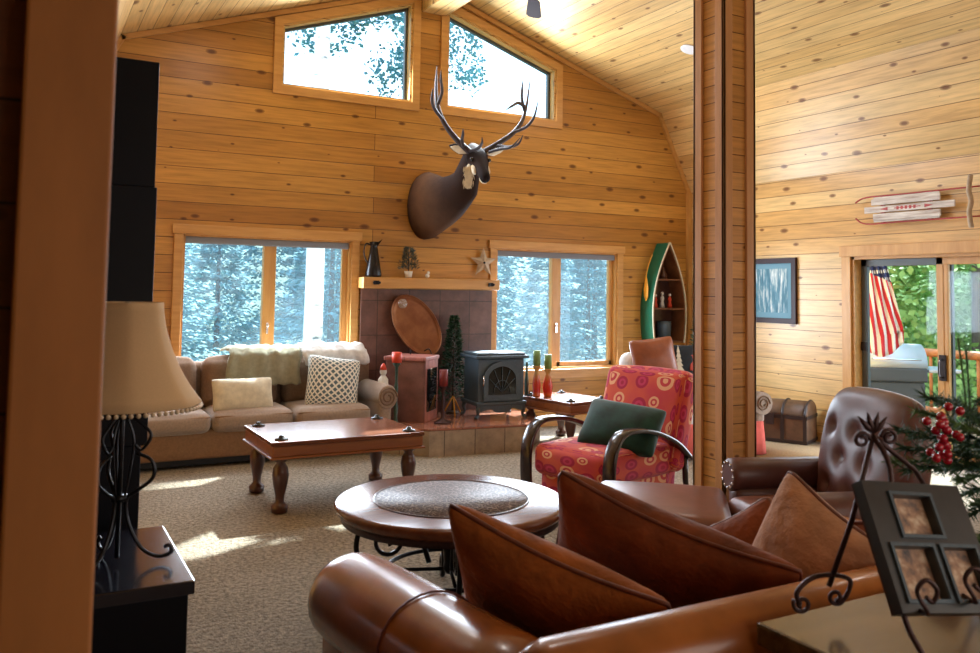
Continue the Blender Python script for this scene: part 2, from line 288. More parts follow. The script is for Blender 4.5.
# ------------------------------------------------------------------ mesh tools
class MB:
    def __init__(s): s.v = []; s.f = []; s.sm = []; s.uv = {}
    def face(s, idx, sm=False, uv=None):
        s.f.append(tuple(idx)); s.sm.append(sm)
        if uv: s.uv[len(s.f) - 1] = uv
    def add(s, vs):
        b = len(s.v); s.v += [tuple(p) for p in vs]; return b
    def box(s, x0, x1, y0, y1, z0, z1, M=None):
        P = [Vector((x, y, z)) for z in (z0, z1) for y in (y0, y1) for x in (x0, x1)]
        if M: P = [M @ p for p in P]
        b = s.add(P)
        ext = {'x': x1 - x0, 'y': y1 - y0, 'z': z1 - z0}
        for q, ua, va in (((0, 2, 3, 1), 'y', 'x'), ((4, 5, 7, 6), 'x', 'y'), ((0, 1, 5, 4), 'x', 'z'), ((2, 6, 7, 3), 'z', 'x'), ((0, 4, 6, 2), 'z', 'y'), ((1, 3, 7, 5), 'y', 'z')):
            c = [(0, 0), (ext[ua], 0), (ext[ua], ext[va]), (0, ext[va])]
            s.face([b + i for i in q], False, c)
        return s
    def obox(s, p0, p1, w, h, up=(0, 0, 1), uvm=None):   # bar from p0 to p1
        p0, p1 = Vector(p0), Vector(p1); d = p1 - p0; L = d.length; d.normalize(); up = Vector(up)
        x = d.cross(up).normalized(); y = x.cross(d)
        M = Matrix((x, d, y)).transposed().to_4x4(); M.translation = p0
        return s.box(-w / 2, w / 2, 0, L, -h / 2, h / 2, M)
    def loft(s, rings, closed=True, cap=True, sm=True, uvlen=False):
        n = len(rings[0]); b = s.add([p for r in rings for p in r]); R = len(rings)
        for i in range(R - 1):
            for j in range(n if closed else n - 1):
                k = (j + 1) % n
                s.face((b + i * n + j, b + i * n + k, b + (i + 1) * n + k, b + (i + 1) * n + j), sm,
                       [(i / (R - 1), j / n), (i / (R - 1), (j + 1) / n), ((i + 1) / (R - 1), (j + 1) / n), ((i + 1) / (R - 1), j / n)])
        if cap and closed:
            s.face([b + j for j in range(n)][::-1], False); s.face([b + (R - 1) * n + j for j in range(n)], False)
        return s
    def tube(s, path, r, seg=8, closed=False, cap=True):
        P = [Vector(p) for p in path]; n = len(P); rr = r if isinstance(r, (list, tuple)) else [r] * n
        rings = []; prev = None
        for i, p in enumerate(P):
            a = P[(i - 1) % n] if (i > 0 or closed) else P[0]; c = P[(i + 1) % n] if (i < n - 1 or closed) else P[-1]
            t = (c - a).normalized()
            if prev is None: prev = t.orthogonal().normalized()
            prev = (prev - t * prev.dot(t))
            prev = prev.normalized() if prev.length > 1e-6 else t.orthogonal().normalized()
            q = t.cross(prev)
            rings.append([p + (prev * math.cos(2 * PI * j / seg) + q * math.sin(2 * PI * j / seg)) * rr[i] for j in range(seg)])
        if closed: rings.append(rings[0])
        return s.loft(rings, True, cap and not closed)
    def lathe(s, prof, c=(0, 0, 0), seg=20, sx=1, sy=1, M=None):
        c = Vector(c); rings = []
        for r, z in prof:
            rg = [Vector((max(r, 1e-4) * sx * math.cos(2 * PI * j / seg), max(r, 1e-4) * sy * math.sin(2 * PI * j / seg), z)) for j in range(seg)]
            rings.append([(M @ p if M else p) + c for p in rg])
        return s.loft(rings)
    def ball(s, c, r, seg=12, M=None):
        rx, ry, rz = r if isinstance(r, (tuple, list)) else (r, r, r); n = max(4, seg // 2)
        return s.lathe([(math.sin(PI * i / n) * 1.0, -math.cos(PI * i / n)) for i in range(n + 1)], c, seg, M=(M or Matrix.Identity(3)) @ Matrix.Diagonal((rx, ry, rz)))
    def rbox(s, c, size, r, n=6, bulge=(0, 0, 0), M=None, puff=0):
        hx, hy, hz = (q / 2 for q in size); c = Vector(c); r = min(r, hx, hy, hz)
        def pt(p):
            q = Vector((p[0] * hx, p[1] * hy, p[2] * hz))
            i = Vector((max(-hx + r, min(hx - r, q.x)), max(-hy + r, min(hy - r, q.y)), max(-hz + r, min(hz - r, q.z))))
            d = q - i
            if d.length > 1e-9: q = i + d.normalized() * r
            fx, fy, fz = 1 - p[0] ** 2, 1 - p[1] ** 2, 1 - p[2] ** 2
            q.x += bulge[0] * p[0] * fy * fz; q.y += bulge[1] * p[1] * fx * fz; q.z += bulge[2] * p[2] * fx * fy
            return (M @ q if M else q) + c
        def mp(t, h):   # concentrate samples in the rounded border
            k = 1 - r / h if h > 0 else 0
            a = abs(t)
            e = .45
            v = (a / e * k) if a < e else k + (a - e) / (1 - e) * (1 - k)
            return math.copysign(v, t)
        N = n * 2
        for ax in range(3):
            for sg in (-1, 1):
                H = (hx, hy, hz); a1, a2 = (ax + 1) % 3, (ax + 2) % 3; g = []
                for i in range(N + 1):
                    for j in range(N + 1):
                        p = [0, 0, 0]; p[ax] = sg; p[a1] = mp(-1 + 2 * i / N, H[a1]); p[a2] = mp(-1 + 2 * j / N, H[a2]); g.append(pt(p))
                b = s.add(g)
                for i in range(N):
                    for j in range(N):
                        q = [b + i * (N + 1) + j, b + (i + 1) * (N + 1) + j, b + (i + 1) * (N + 1) + j + 1, b + i * (N + 1) + j + 1]
                        u = lambda a_, b_: ((-1 + 2 * a_ / N) * H[a1] + ax * .37, (-1 + 2 * b_ / N) * H[a2] + ax * .21)
                        uv = [u(i, j), u(i + 1, j), u(i + 1, j + 1), u(i, j + 1)]
                        if sg < 0: q.reverse(); uv.reverse()
                        s.face(q, True, uv)
        return s
    def pillow(s, w_, h_, t, M=None, n=12, sag=.0, seed=0, pinch=.06):
        rnd = random.Random(seed); ph = [rnd.uniform(0, 6) for _ in range(4)]
        for sg in (1, -1):
            g = []
            for i in range(n + 1):
                for j in range(n + 1):
                    u = math.sin((-1 + 2 * i / n) * PI / 2); v = math.sin((-1 + 2 * j / n) * PI / 2)
                    k = 1 - pinch * (1 - v * v) * abs(u) ** 2; k2 = 1 - pinch * (1 - u * u) * abs(v) ** 2
                    th = t / 2 * ((1 - u ** 2) * (1 - v ** 2)) ** .42
                    wob = .006 * math.sin(5 * u + ph[0]) * math.cos(4 * v + ph[1]) * (1 - u * u) * (1 - v * v) * (w_ / .4)
                    cr = 1 - .07 * (u * v) ** 6
                    p = Vector((u * w_ / 2 * k * cr, v * h_ / 2 * k2 * cr - sag * (1 - u * u) * max(0, v), sg * th + wob))
                    g.append(M @ p if M else p)
            b = s.add(g)
            for i in range(n):
                for j in range(n):
                    q = [b + i * (n + 1) + j, b + (i + 1) * (n + 1) + j, b + (i + 1) * (n + 1) + j + 1, b + i * (n + 1) + j + 1]
                    uv = [((a / n) * w_, (b_ / n) * h_) for a, b_ in ((i, j), (i + 1, j), (i + 1, j + 1), (i, j + 1))]
                    if sg < 0: q.reverse(); uv.reverse()
                    s.face(q, True, uv)
        return s
    def sheet(s, O, U, V, outline, holes=(), th=.1, flip=False, uvo=(0, 0)):
        O, U, V = Vector(O), Vector(U), Vector(V); N = U.cross(V).normalized() * th
        loops = [outline] + list(holes)
        tris = tessellate_polygon([[Vector((a, b, 0)) for a, b in lp] for lp in loops]); pts = [p for lp in loops for p in lp]
        b = s.add([O + U * a + V * c for a, c in pts]); b2 = s.add([O + U * a + V * c + N for a, c in pts])
        for t in tris:
            uv = [(pts[i][0] + uvo[0], pts[i][1] + uvo[1]) for i in t]
            s.face([b + i for i in t], False, uv); s.face([b2 + i for i in t][::-1], False, uv[::-1])
        k = 0
        for lp in loops:
            m = len(lp)
            for i in range(m):
                j = (i + 1) % m; L = math.hypot(lp[j][0] - lp[i][0], lp[j][1] - lp[i][1])
                s.face((b + k + i, b + k + j, b2 + k + j, b2 + k + i), False, [(0, 0), (L, 0), (L, th), (0, th)])
            k += m
        return s
    def leaf(s, p, d, L, w_, up=None):
        d = Vector(d).normalized(); x = d.cross(Vector(up) if up else Vector((random.uniform(-1, 1), random.uniform(-1, 1), random.uniform(-1, 1)))).normalized() * w_ / 2; p = Vector(p)
        b = s.add([p, p + d * L * .5 + x, p + d * L, p + d * L * .5 - x]); s.face((b, b + 1, b + 2, b + 3))
    def build(s, name, mat, parent=None, bevel=0, weld=False, kind=None, solid=0):
        me = bpy.data.meshes.new(name); me.from_pydata(s.v, [], s.f)
        ul = me.uv_layers.new(name='UVMap')
        for fi, uv in s.uv.items():
            p = me.polygons[fi]
            for k, li in enumerate(p.loop_indices):
                if k < len(uv): ul.data[li].uv = uv[k]
        for p, f in zip(me.polygons, s.sm): p.use_smooth = f
        if weld:
            bm = bmesh.new(); bm.from_mesh(me); bmesh.ops.remove_doubles(bm, verts=bm.verts, dist=1e-5); bmesh.ops.recalc_face_normals(bm, faces=bm.faces); bm.to_mesh(me); bm.free()
        me.materials.append(MT[mat]); o = bpy.data.objects.new(name, me); C.objects.link(o)
        if parent: o.parent = parent
        if bevel:
            md = o.modifiers.new('bevel', 'BEVEL'); md.width = bevel; md.segments = 2; md.limit_method = 'ANGLE'
        if kind: o['kind'] = kind
        return o
def thing(name, label, cat, loc=(0, 0, 0), rz=0, group=None):
    o = bpy.data.objects.new(name, None); C.objects.link(o); o.location = loc; o.rotation_euler = (0, 0, rz); o.empty_display_size = .1
    o['label'] = label; o['category'] = cat
    if group: o['group'] = group
    return o
def tag(o, label, cat, group=None, kind=None):
    o['label'] = label; o['category'] = cat
    if group: o['group'] = group
    if kind: o['kind'] = kind
    return o
def copy_tree(o, parent=None):
    c = o.copy(); C.objects.link(c); c.parent = parent
    for ch in [x for x in C.objects if x.parent == o]: copy_tree(ch, c)
    return c
def frame3(right, up_hint):   # rotation whose X = right, Y ~ up_hint, Z = facing
    x = Vector(right).normalized(); y = Vector(up_hint); y = (y - x * y.dot(x)).normalized(); z = x.cross(y)
    return Matrix((x, y, z)).transposed().to_4x4()
def T(loc, M=None):
    m = Matrix.Translation(Vector(loc)); return m @ M if M else m
def Rz(a): return Matrix.Rotation(a, 4, 'Z')
def rim(w_, h_, pinch=.06, n=14, M=None, sag=0):   # seam line of a pillow
    pts = []
    for side in range(4):
        for k in range(n):
            t = -1 + 2 * k / n; u, v = ((t, -1), (1, t), (-t, 1), (-1, -t))[side]
            cr = 1 - .07 * (u * v) ** 6
            p = Vector((u * w_ / 2 * (1 - pinch * (1 - v * v) * u * u) * cr, v * h_ / 2 * (1 - pinch * (1 - u * u) * v * v) * cr - sag * (1 - u * u) * max(0, v), 0)); pts.append(M @ p if M else p)
    return pts
def make_pillow(name, label, cat, mat, w_, h_, t, M, pipe=None, seed=0, group=None, pinch=.06, sag=0, uvs=None):
    loc = M.translation.copy(); R = M.to_3x3().to_4x4()
    root = thing(name, label, cat, loc, 0, group); root.rotation_euler = R.to_euler()
    MB().pillow(w_, h_, t, seed=seed, pinch=pinch, n=14, sag=sag).build('pillow_cover', mat, root, weld=True)
    if pipe: MB().tube(rim(w_, h_, pinch, 14, None, sag), .007, 6, closed=True).build('piping', pipe, root)
    return root
def spiral(c, r0, r1, a0, a1, n, U, V):
    c, U, V = Vector(c), Vector(U), Vector(V)
    return [c + (U * math.cos(a0 + (a1 - a0) * i / n) + V * math.sin(a0 + (a1 - a0) * i / n)) * (r0 + (r1 - r0) * i / n) for i in range(n + 1)]
def smooth_path(P, sub=6):
    P = [Vector(p) for p in P]; out = []
    for i in range(len(P) - 1):
        p0, p1, p2, p3 = P[max(i - 1, 0)], P[i], P[i + 1], P[min(i + 2, len(P) - 1)]
        for k in range(sub):
            t = k / sub
            out.append(.5 * ((2 * p1) + (p2 - p0) * t + (2 * p0 - 5 * p1 + 4 * p2 - p3) * t * t + (3 * p1 - p0 - 3 * p2 + p3) * t ** 3))
    out.append(P[-1]); return out
def lerp_list(a, n): # resample radii
    return [a[min(int(i * (len(a) - 1) / (n - 1)), len(a) - 2)] * (1 - ((i * (len(a) - 1) / (n - 1)) - min(int(i * (len(a) - 1) / (n - 1)), len(a) - 2))) + a[min(int(i * (len(a) - 1) / (n - 1)), len(a) - 2) + 1] * ((i * (len(a) - 1) / (n - 1)) - min(int(i * (len(a) - 1) / (n - 1)), len(a) - 2)) for i in range(n)]

# ------------------------------------------------------------------ setting
YB, XR, XL = 8.38, 7.55, 0.18
KZ, RX, RZ_ = 3.86, 3.87, 4.93
wo = {'w1': (1.30, 2.96, .68, 2.05), 'w2': (4.68, 6.38, .66, 2.04)}
def rect(a): return [(a[0], a[2]), (a[1], a[2]), (a[1], a[3]), (a[0], a[3])]
G1 = [(2.18, 3.58), (3.60, 3.58), (3.60, 4.68), (2.18, 4.20)]
G2 = [(4.02, 3.58), (5.46, 3.58), (5.46, 4.20), (4.02, 4.68)]
gable = [(XL, 0), (XR, 0), (XR, 2.87), (7.05, KZ), (RX, RZ_), (.69, KZ), (XL, 2.87)]
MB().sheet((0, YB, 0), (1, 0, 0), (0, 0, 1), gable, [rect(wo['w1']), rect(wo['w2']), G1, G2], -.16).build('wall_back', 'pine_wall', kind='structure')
# right wall with door opening, y runs backward
DO = (4.10, 5.92, 0.02, 1.97)
MB().sheet((XR, 0, 0), (0, 1, 0), (0, 0, 1), [(-1.5, 0), (YB, 0), (YB, 2.87), (-1.5, 2.87)], [[(DO[0], .02), (DO[1], .02), (DO[1], DO[3]), (DO[0], DO[3])]], .16).build('wall_right', 'pine_side', kind='structure')
def slope(name, x0, z0, x1, z1, mat):
    L = math.hypot(x1 - x0, z1 - z0); V = ((x1 - x0) / L, 0, (z1 - z0) / L)
    return MB().sheet((x0, 0, z0), (0, 1, 0), V, [(-1.5, 0), (YB + .1, 0), (YB + .1, L), (-1.5, L)], (), .12 if x0 > RX else -.12).build(name, mat, kind='structure')
slope('ceiling_right_knee', XR, 2.87, 7.05, KZ, 'pine_side')
slope('ceiling_right', 7.05, KZ, RX, RZ_, 'pine_ceiling')
MB().sheet((XL, 0, 2.87), (0, 1, 0), (-.453, 0, -.0) if 0 else Vector((.51, 0, .99)).normalized(), [(2.6, 0), (YB + .1, 0), (YB + .1, 1.1137), (2.6, 1.1137)], (), -.12).build('ceiling_left_knee', 'pine_side', kind='structure')
L_ = math.hypot(RX - .69, RZ_ - KZ)
MB().sheet((.69, 0, KZ), (0, 1, 0), ((RX - .69) / L_, 0, (RZ_ - KZ) / L_), [(-1.5, 0), (YB + .1, 0), (YB + .1, L_), (-1.5, L_)], (), -.12).build('ceiling_left', 'pine_ceiling', kind='structure')
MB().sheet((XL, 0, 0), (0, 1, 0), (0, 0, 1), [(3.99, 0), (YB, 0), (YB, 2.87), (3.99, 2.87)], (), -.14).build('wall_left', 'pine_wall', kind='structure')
MB().sheet((-2.4, 1.56, 0), (1, 0, 0), (0, 0, 1), [(0, 0), (2.40, 0), (2.40, 3.6), (0, 3.6)], (), -.1).build('wall_partition', 'pine_shaded', kind='structure')
MB().box(-.015, .118, 1.50, 1.66, 0, 3.9).build('trim_1', 'post_wood', bevel=.006, kind='structure')
MB().sheet((-3, -1.5, 0), (1, 0, 0), (0, 0, 1), [(0, 0), (XR + 3, 0), (XR + 3, 3.0), (10.05, KZ), (RX + 3, RZ_), (3.69, KZ), (0, 2.95)], (), -.1).build('wall_rear', 'pine_wall', kind='structure')
MB().box(-3.1, -3, -1.5, 4, 0, 2.95).build('wall_far_left', 'pine_wall', kind='structure')
MB().box(-3.1, XL, 3.99, 4.1, 0, 2.95).build('wall_nook', 'pine_wall', kind='structure')
MB().box(-3.1, XL + .05, -1.5, 4.1, 2.9, 2.98).build('ceiling_nook', 'pine_ceiling', kind='structure')
MB().box(XL - .04, XL + .04, -1.5, 2.7, 2.9, 3.0).sheet((XL, 0, 2.9), (0, 1, 0), Vector((.51, 0, .96)).normalized(), [(-1.5, 0), (2.7, 0), (2.7, 1.09), (-1.5, 1.09)], (), -.1).build('ceiling_left_knee_front', 'pine_side', kind='structure')
MB().box(-3, XR, -1.5, YB, -.1, 0).build('floor', 'carpet', kind='structure')
# ridge beam cased in boards
MB().box(3.70, 4.00, -1.5, YB, 4.60, 4.93).build('ridge_beam', 'pine_ceiling', kind='structure', bevel=.01).name = 'ceiling_ridge_beam'
# trims along the gable edge, the knees, corners, bases
tr = MB()
for (xa, za), (xb, zb) in (((XR - .02, 2.87), (7.03, KZ)), ((7.05, KZ - .02), (RX + .14, RZ_ - .09)), ((RX - .18, RZ_ - .09), (.69, KZ - .02)), ((.71, KZ), (XL + .02, 2.87))):
    tr.obox((xa, YB - .02, za - .01), (xb, YB - .02, zb - .01), .03, .05, up=(-(zb - za), 0, (xb - xa)))
tr.build('trim_2', 'pine_trim_long', kind='structure')
MB().box(XR - .06, XR, YB - .05, YB, 0, 2.87).build('trim_3', 'pine_trim', kind='structure')
MB().box(XL, XR, YB - .018, YB, 0, .1).build('baseboard_back', 'pine_trim_long', kind='structure')
MB().box(XR - .018, XR, 5.99, YB - .05, 0, .1).build('baseboard_right', 'pine_trim_deep', kind='structure')

# lower windows
def low_window(idx, x0, x1, z0, z1):
    y0, y1 = YB - .025, YB
    c = .085; m = MB()
    m.box(x0 - c, x0, y0, y1, z0, z1); m.box(x1, x1 + c, y0, y1, z0, z1)
    m.box(x0 - c - .02, x1 + c + .02, y0 - .01, y1, z1, z1 + .09); m.box(x0 - c - .02, x1 + c + .02, y0 - .035, y1, z0 - .03, z0); m.box(x0 - c, x1 + c, y0, y1, z0 - .11, z0 - .03)
    root = m.build('window_%d' % idx, 'pine_trim_long', kind='structure', bevel=.004)
    j = MB(); t = .02
    j.box(x0, x0 + t, YB, YB + .15, z0, z1); j.box(x1 - t, x1, YB, YB + .15, z0, z1); j.box(x0, x1, YB, YB + .15, z1 - t, z1); j.box(x0, x1, YB, YB + .15, z0, z0 + t)
    j.build('jamb', 'pine_trim', root)
    xm = (x0 + x1) / 2 - .02
    MB().box(xm - .035, xm + .035, YB + .05, YB + .13, z0, z1).build('mullion', 'pine_trim', root, bevel=.004)
    s = MB(); w_ = .055
    a, b = xm + .035, x1 - t
    s.box(a, a + w_, YB + .06, YB + .11, z0 + t, z1 - t); s.box(b - w_, b, YB + .06, YB + .11, z0 + t, z1 - t); s.box(a, b, YB + .06, YB + .11, z0 + t, z0 + t + w_); s.box(a, b, YB + .06, YB + .11, z1 - t - w_, z1 - t)
    s.build('sash', 'pine_trim', root, bevel=.004)
    MB().box(x0 + t, xm, YB + .09, YB + .096, z0, z1).build('pane', 'glass', root)
    MB().box(a, b, YB + .083, YB + .089, z0, z1).build('pane', 'glass', root)
    MB().box(x0 + t, x1 - t, YB + .135, YB + .137, z0 + t, z1 - t).build('haze_screen', 'haze_screen', root)
    MB().box(x0 + .02, x1 - .02, YB + .01, YB + .06, z1 - .085, z1 - .02).build('roller_blind', 'grey_shade', root, bevel=.01)
    MB().box(xm + .002, xm + .022, YB + .025, YB + .05, z0 + .42, z0 + .53).ball((xm + .012, YB + .02, z0 + .5), .014, 8).build('window_handle', 'chrome', root)
    return root
low_window(1, *wo['w1']); low_window(2, *wo['w2'])
def gable_window(idx, P):
    def inset(k): # offset polygon by moving along bisectors
        out = []
        n = len(P)
        for i in range(n):
            p, a, b = Vector(P[i]), Vector(P[i - 1]), Vector(P[(i + 1) % n]); e1 = (p - a).normalized(); e2 = (b - p).normalized()
            n1 = Vector((-e1.y, e1.x)); n2 = Vector((-e2.y, e2.x)); q = (n1 + n2); q = q / q.dot(n1) * k; out.append((p.x + q.x, p.y + q.y))
        return out
    root = MB().sheet((0, YB, 0), (1, 0, 0), (0, 0, 1), inset(-.085), [P], .025).build('window_%d' % idx, 'pine_trim_long', kind='structure')
    MB().sheet((0, YB + .15, 0), (1, 0, 0), (0, 0, 1), P, [inset(.022)], .15).build('jamb', 'pine_ceiling', root)
    MB().sheet((0, YB + .14, 0), (1, 0, 0), (0, 0, 1), inset(.022), [inset(.05)], .05).build('window_frame', 'alu', root)
    MB().sheet((0, YB + .115, 0), (1, 0, 0), (0, 0, 1), inset(.05), (), .006).build('pane', 'glass', root)
gable_window(3, G1); gable_window(4, G2)
# sliding door in the right wall
def sliding_door():
    y0, y1, z1 = DO[0], DO[1], DO[3]
    m = MB(); m.box(XR - .025, XR, y1, y1 + .11, 0, z1 + .0); m.box(XR - .025, XR, y0 - .1, y0, 0, z1); m.box(XR - .035, XR, y0 - .12, y1 + .13, z1, z1 + .11)
    root = m.build('door_1', 'pine_trim', kind='structure', bevel=.004)
    j = MB(); j.box(XR, XR + .16, y1 - .03, y1, .02, z1); j.box(XR, XR + .16, y0, y0 + .03, .02, z1); j.box(XR, XR + .16, y0, y1, z1 - .03, z1); j.build('jamb', 'pine_trim_deep', root)
    MB().box(XR, XR + .17, y0, y1, .0, .03).build('door_sill', 'alu', root)
    ym = 4.96
    def panel(a, b, x, mat, nm):
        s = MB(); w_ = .07; s.box(x, x + .04, a, a + w_, .04, z1 - .03); s.box(x, x + .04, b - w_, b, .04, z1 - .03); s.box(x, x + .04, a, b, .04, .14); s.box(x, x + .04, a, b, z1 - .1, z1 - .03)
        o = s.build(nm, mat, root, bevel=.004); MB().box(x + .017, x + .023, a + w_, b - w_, .14, z1 - .1).build('pane', 'glass', o); return o
    panel(ym - .06, y1 - .035, XR + .10, 'alu', 'fixed_panel')
    MB().box(XR + .05, XR + .09, ym - .05, ym + .06, .04, z1 - .03).build('meeting_stile', 'pine_trim', root, bevel=.004)
    p = panel(y0 + .03, ym + .06, XR + .045, 'pine_trim', 'sliding_panel')
    h = MB(); h.box(XR + .02, XR + .045, ym - .03, ym + .03, .78, 1.02); h.tube(smooth_path([(XR + .03, ym - .0, .98), (XR - .035, ym - .01, .96), (XR - .045, ym - .01, .9), (XR - .035, ym - .01, .83), (XR + .03, ym, .81)], 5), .008, 6); h.build('door_handle', 'copper_iron', p)
    MB().box(XR + .08, XR + .105, y1 - .1, y1 - .04, 1.0, 1.09).build('latch', 'copper_iron', root)
sliding_door()
# mantel, tiled chimney breast and raised hearth
MB().sheet((0, YB - .03, 0), (1, 0, 0), (0, 0, 1), [(3.06, 0), (4.60, 0), (4.60, 1.56), (3.06, 1.56)], (), .03).build('wall_tile_surround', 'slate', kind='structure')
hp = [(2.98, YB - .03), (2.98, 7.72), (3.38, 7.28), (4.38, 7.17), (4.80, 7.60), (4.80, YB - .03)]
m = MB(); m.sheet((0, 0, .235), (1, 0, 0), (0, 1, 0), hp, (), .02); m.build('hearth', 'hearth_tile', kind='structure').name = 'floor_hearth_top'
m = MB()
for i in range(1, len(hp) - 1 + 1):
    a, b = hp[i - 1], hp[i]; L = math.hypot(b[0] - a[0], b[1] - a[1]); bb = m.add([(a[0], a[1], 0), (b[0], b[1], 0), (b[0], b[1], .236), (a[0], a[1], .236)]); m.face((bb, bb + 1, bb + 2, bb + 3), False, [(i * 2 + .05, .05), (i * 2 + .05 + L, .05), (i * 2 + .05 + L, .286), (i * 2 + .05, .286)])
m.build('hearth_riser', 'riser_tile', kind='structure').name = 'floor_hearth_riser'
sh = thing('mantel_shelf', 'thick knotty pine mantel shelf with iron brackets above the tiled surround', 'shelf', (3.83, YB, 1.56))
MB().box(-.80, .80, -.19, -.001, .005, .12).build('shelf_board', 'pine_trim_long', sh, bevel=.01)
for sx_ in (-.66, .68):
    MB().box(sx_ - .03, sx_ + .03, -.200, -.19, .045, .085).ball((sx_ - .03, -.21, .065), .014, 8).ball((sx_ + .03, -.21, .065), .014, 8).build('iron_boss', 'iron', sh)
# centre column: boxed post with corner trims
c0 = (3.715, 3.82); cw = .27
m = MB(); m.box(c0[0] + .02, c0[0] + cw - .02, c0[1] + .02, c0[1] + cw - .02, 0, 4.62)
col = m.build('column', 'pine_post', kind='structure'); col.name = 'wall_column'
# planks run across the column faces: rotate uv
ul = col.data.uv_layers[0].data
for p in col.data.polygons:
    if abs(p.normal.z) < .5:
        for li in p.loop_indices:
            v_ = col.data.vertices[col.data.loops[li].vertex_index].co; ul[li].uv = (v_.x + v_.y, v_.z)
m = MB()
for ax in (0, 1):
    for ay in (0, 1):
        x = c0[0] + ax * (cw - .075); y = c0[1] + ay * (cw - .075)
        m.box(x, x + .075, y if ay == 0 else y + .055, y + .02 if ay == 0 else y + .075, 0, 4.61)
        m.box(x if ax == 0 else x + .055, x + .02 if ax == 0 else x + .075, y, y + .075, 0, 4.61)
m.build('corner_trim', 'column_trim', col, bevel=.003)
#OBJECTS
# ------------------------------------------------------------------ outdoors
MB().box(-25, 45, YB + .3, 70, -.9, -.5).build('ground', 'grass', kind='structure').name = 'floor_yard'
m = MB(); N = 14; g = []
for i in range(N + 1):
    for j in range(N + 1):
        x = -30 + i * 6; y = 22 + j * 3.2
        t = min(1, (y - 22) / 40); g.append((x, y, -.6 + 11 * t * t * (3 - 2 * t) + math.sin(i * 1.3) * math.cos(j * .9) * .6 * t))
b = m.add(g)
for i in range(N):
    for j in range(N): m.face((b + i * (N + 1) + j, b + (i + 1) * (N + 1) + j, b + (i + 1) * (N + 1) + j + 1, b + i * (N + 1) + j + 1), True)
m.build('floor_hillside', 'grass', kind='structure')
MB().box(XR + .17, 11.2, -2, YB + 2.5, -.25, -.12).build('floor_deck', 'deck_wood', kind='structure')
MB().box(11.2, 60, -30, 40, -1.7, -1.5).build('floor_slope', 'grass', kind='structure')
def spruce_mesh(seed, n=7000):
    r = random.Random(seed); m = MB()
    for k in range(n):
        t = r.random() ** .75; z = .08 + t * .92; R = (1 - t) * .26 + .012
        lay = .5 + .5 * ((z * 17) % 1); a = r.uniform(0, 2 * PI); rr = R * lay * r.uniform(.55, 1.05)
        p = Vector((math.cos(a) * rr, math.sin(a) * rr, z - rr * .25)); L = r.uniform(.014, .03)
        d = Vector((math.cos(a), math.sin(a), r.uniform(-.7, .1))).normalized(); x = d.cross(Vector((r.uniform(-1, 1), r.uniform(-1, 1), 1))).normalized() * L * .3
        b = m.add([p, p + d * L * .5 + x, p + d * L, p + d * L * .5 - x]); m.face((b, b + 1, b + 2, b + 3))
    return m
def broad_mesh(seed, n=3200, ls=.045):
    r = random.Random(seed); m = MB(); cl = []
    for k in range(26):
        a = r.uniform(0, 2 * PI); q = r.random() ** .5; cl.append((Vector((math.cos(a) * q * .3, math.sin(a) * q * .3, r.uniform(.25, .92))), r.uniform(.07, .14)))
    for k in range(n):
        c_, R = r.choice(cl); d = Vector((r.gauss(0, 1), r.gauss(0, 1), r.gauss(0, 1))).normalized(); p = c_ + d * R * r.uniform(.6, 1.05)
        e = Vector((r.gauss(0, 1), r.gauss(0, 1), r.gauss(0, .6))).normalized(); x = e.cross(d).normalized() * ls * .35; L = ls * r.uniform(.6, 1.2)
        b = m.add([p, p + e * L * .5 + x, p + e * L, p + e * L * .5 - x]); m.face((b, b + 1, b + 2, b + 3))
    return m
def tree_proto(name, label, meshf, mat, h, trunk_r, bark='bark', group=None, cat='tree'):
    root = thing(name, label, cat, (0, 0, 0), 0, group)
    f = meshf.build('crown', mat, root); f.scale = (h, h, h)
    MB().tube([(0, 0, -.3), (0, 0, h * .5), (0, 0, h * .93)], [trunk_r, trunk_r * .6, .02], 8).build('trunk', bark, root)
    return root
sp = tree_proto('spruce_tree', 'blue green spruce standing beyond the back windows', spruce_mesh(3), 'spruce_leaf', 9, .14, group='spruces beyond the back windows')
spots = [(-1.5, 17), (.6, 19), (2.2, 17.5), (3.9, 20), (5.6, 17), (7.4, 19.5), (9.2, 17.3), (11, 20), (12.8, 18), (14.8, 20.5), (1.3, 24), (3.4, 26), (6.2, 24.5), (8.8, 26), (11.6, 25), (14.4, 27), (17, 24), (-.8, 26), (4.8, 30), (10, 31), (15.5, 32), (20, 29), (18, 20), (21, 25), (9.8, 18.8), (10.7, 16.6), (12, 22.4), (13.4, 24.3), (6.5, 21.5), (8.1, 22)]
rr_ = random.Random(5)
for i, (x, y) in enumerate(spots):
    o = sp if i == 0 else copy_tree(sp); o.location = (x, y, -.6 if y < 23 else 0); o.rotation_euler = (0, 0, rr_.uniform(0, 6)); s_ = rr_.uniform(.42, .58) if y < 23 else rr_.uniform(.6, .8); o.scale = (s_ * 1.25, s_ * 1.25, s_)
bt = thing('birch_tree', 'white barked birch trunk seen through the left window behind the sofa', 'tree', (3.55, 11.6, -.6))
MB().tube([(0, 0, 0), (.02, 0, 2), (.03, 0, 5), (.1, 0, 9)], [.15, .13, .12, .05], 14).build('trunk', 'birch_bark', bt)
c_ = broad_mesh(11, 5000, .022).build('crown', 'leaf_blue', bt); c_.scale = (5.4, 5.4, 4.4); c_.location = (0, 0, 4.9)
b2 = thing('leafy_tree', 'blue green leafy tree seen at the left edge of the right gable window', 'tree', (6.1, 13.2, -.6))
MB().tube([(0, 0, 0), (0, 0, 4), (.1, 0, 7.0)], [.14, .11, .04], 10).build('trunk', 'bark', b2)
c_ = broad_mesh(17, 3600, .03).build('crown', 'leaf_blue', b2); c_.scale = (2.8, 2.8, 3.2); c_.location = (0, 0, 4.9)
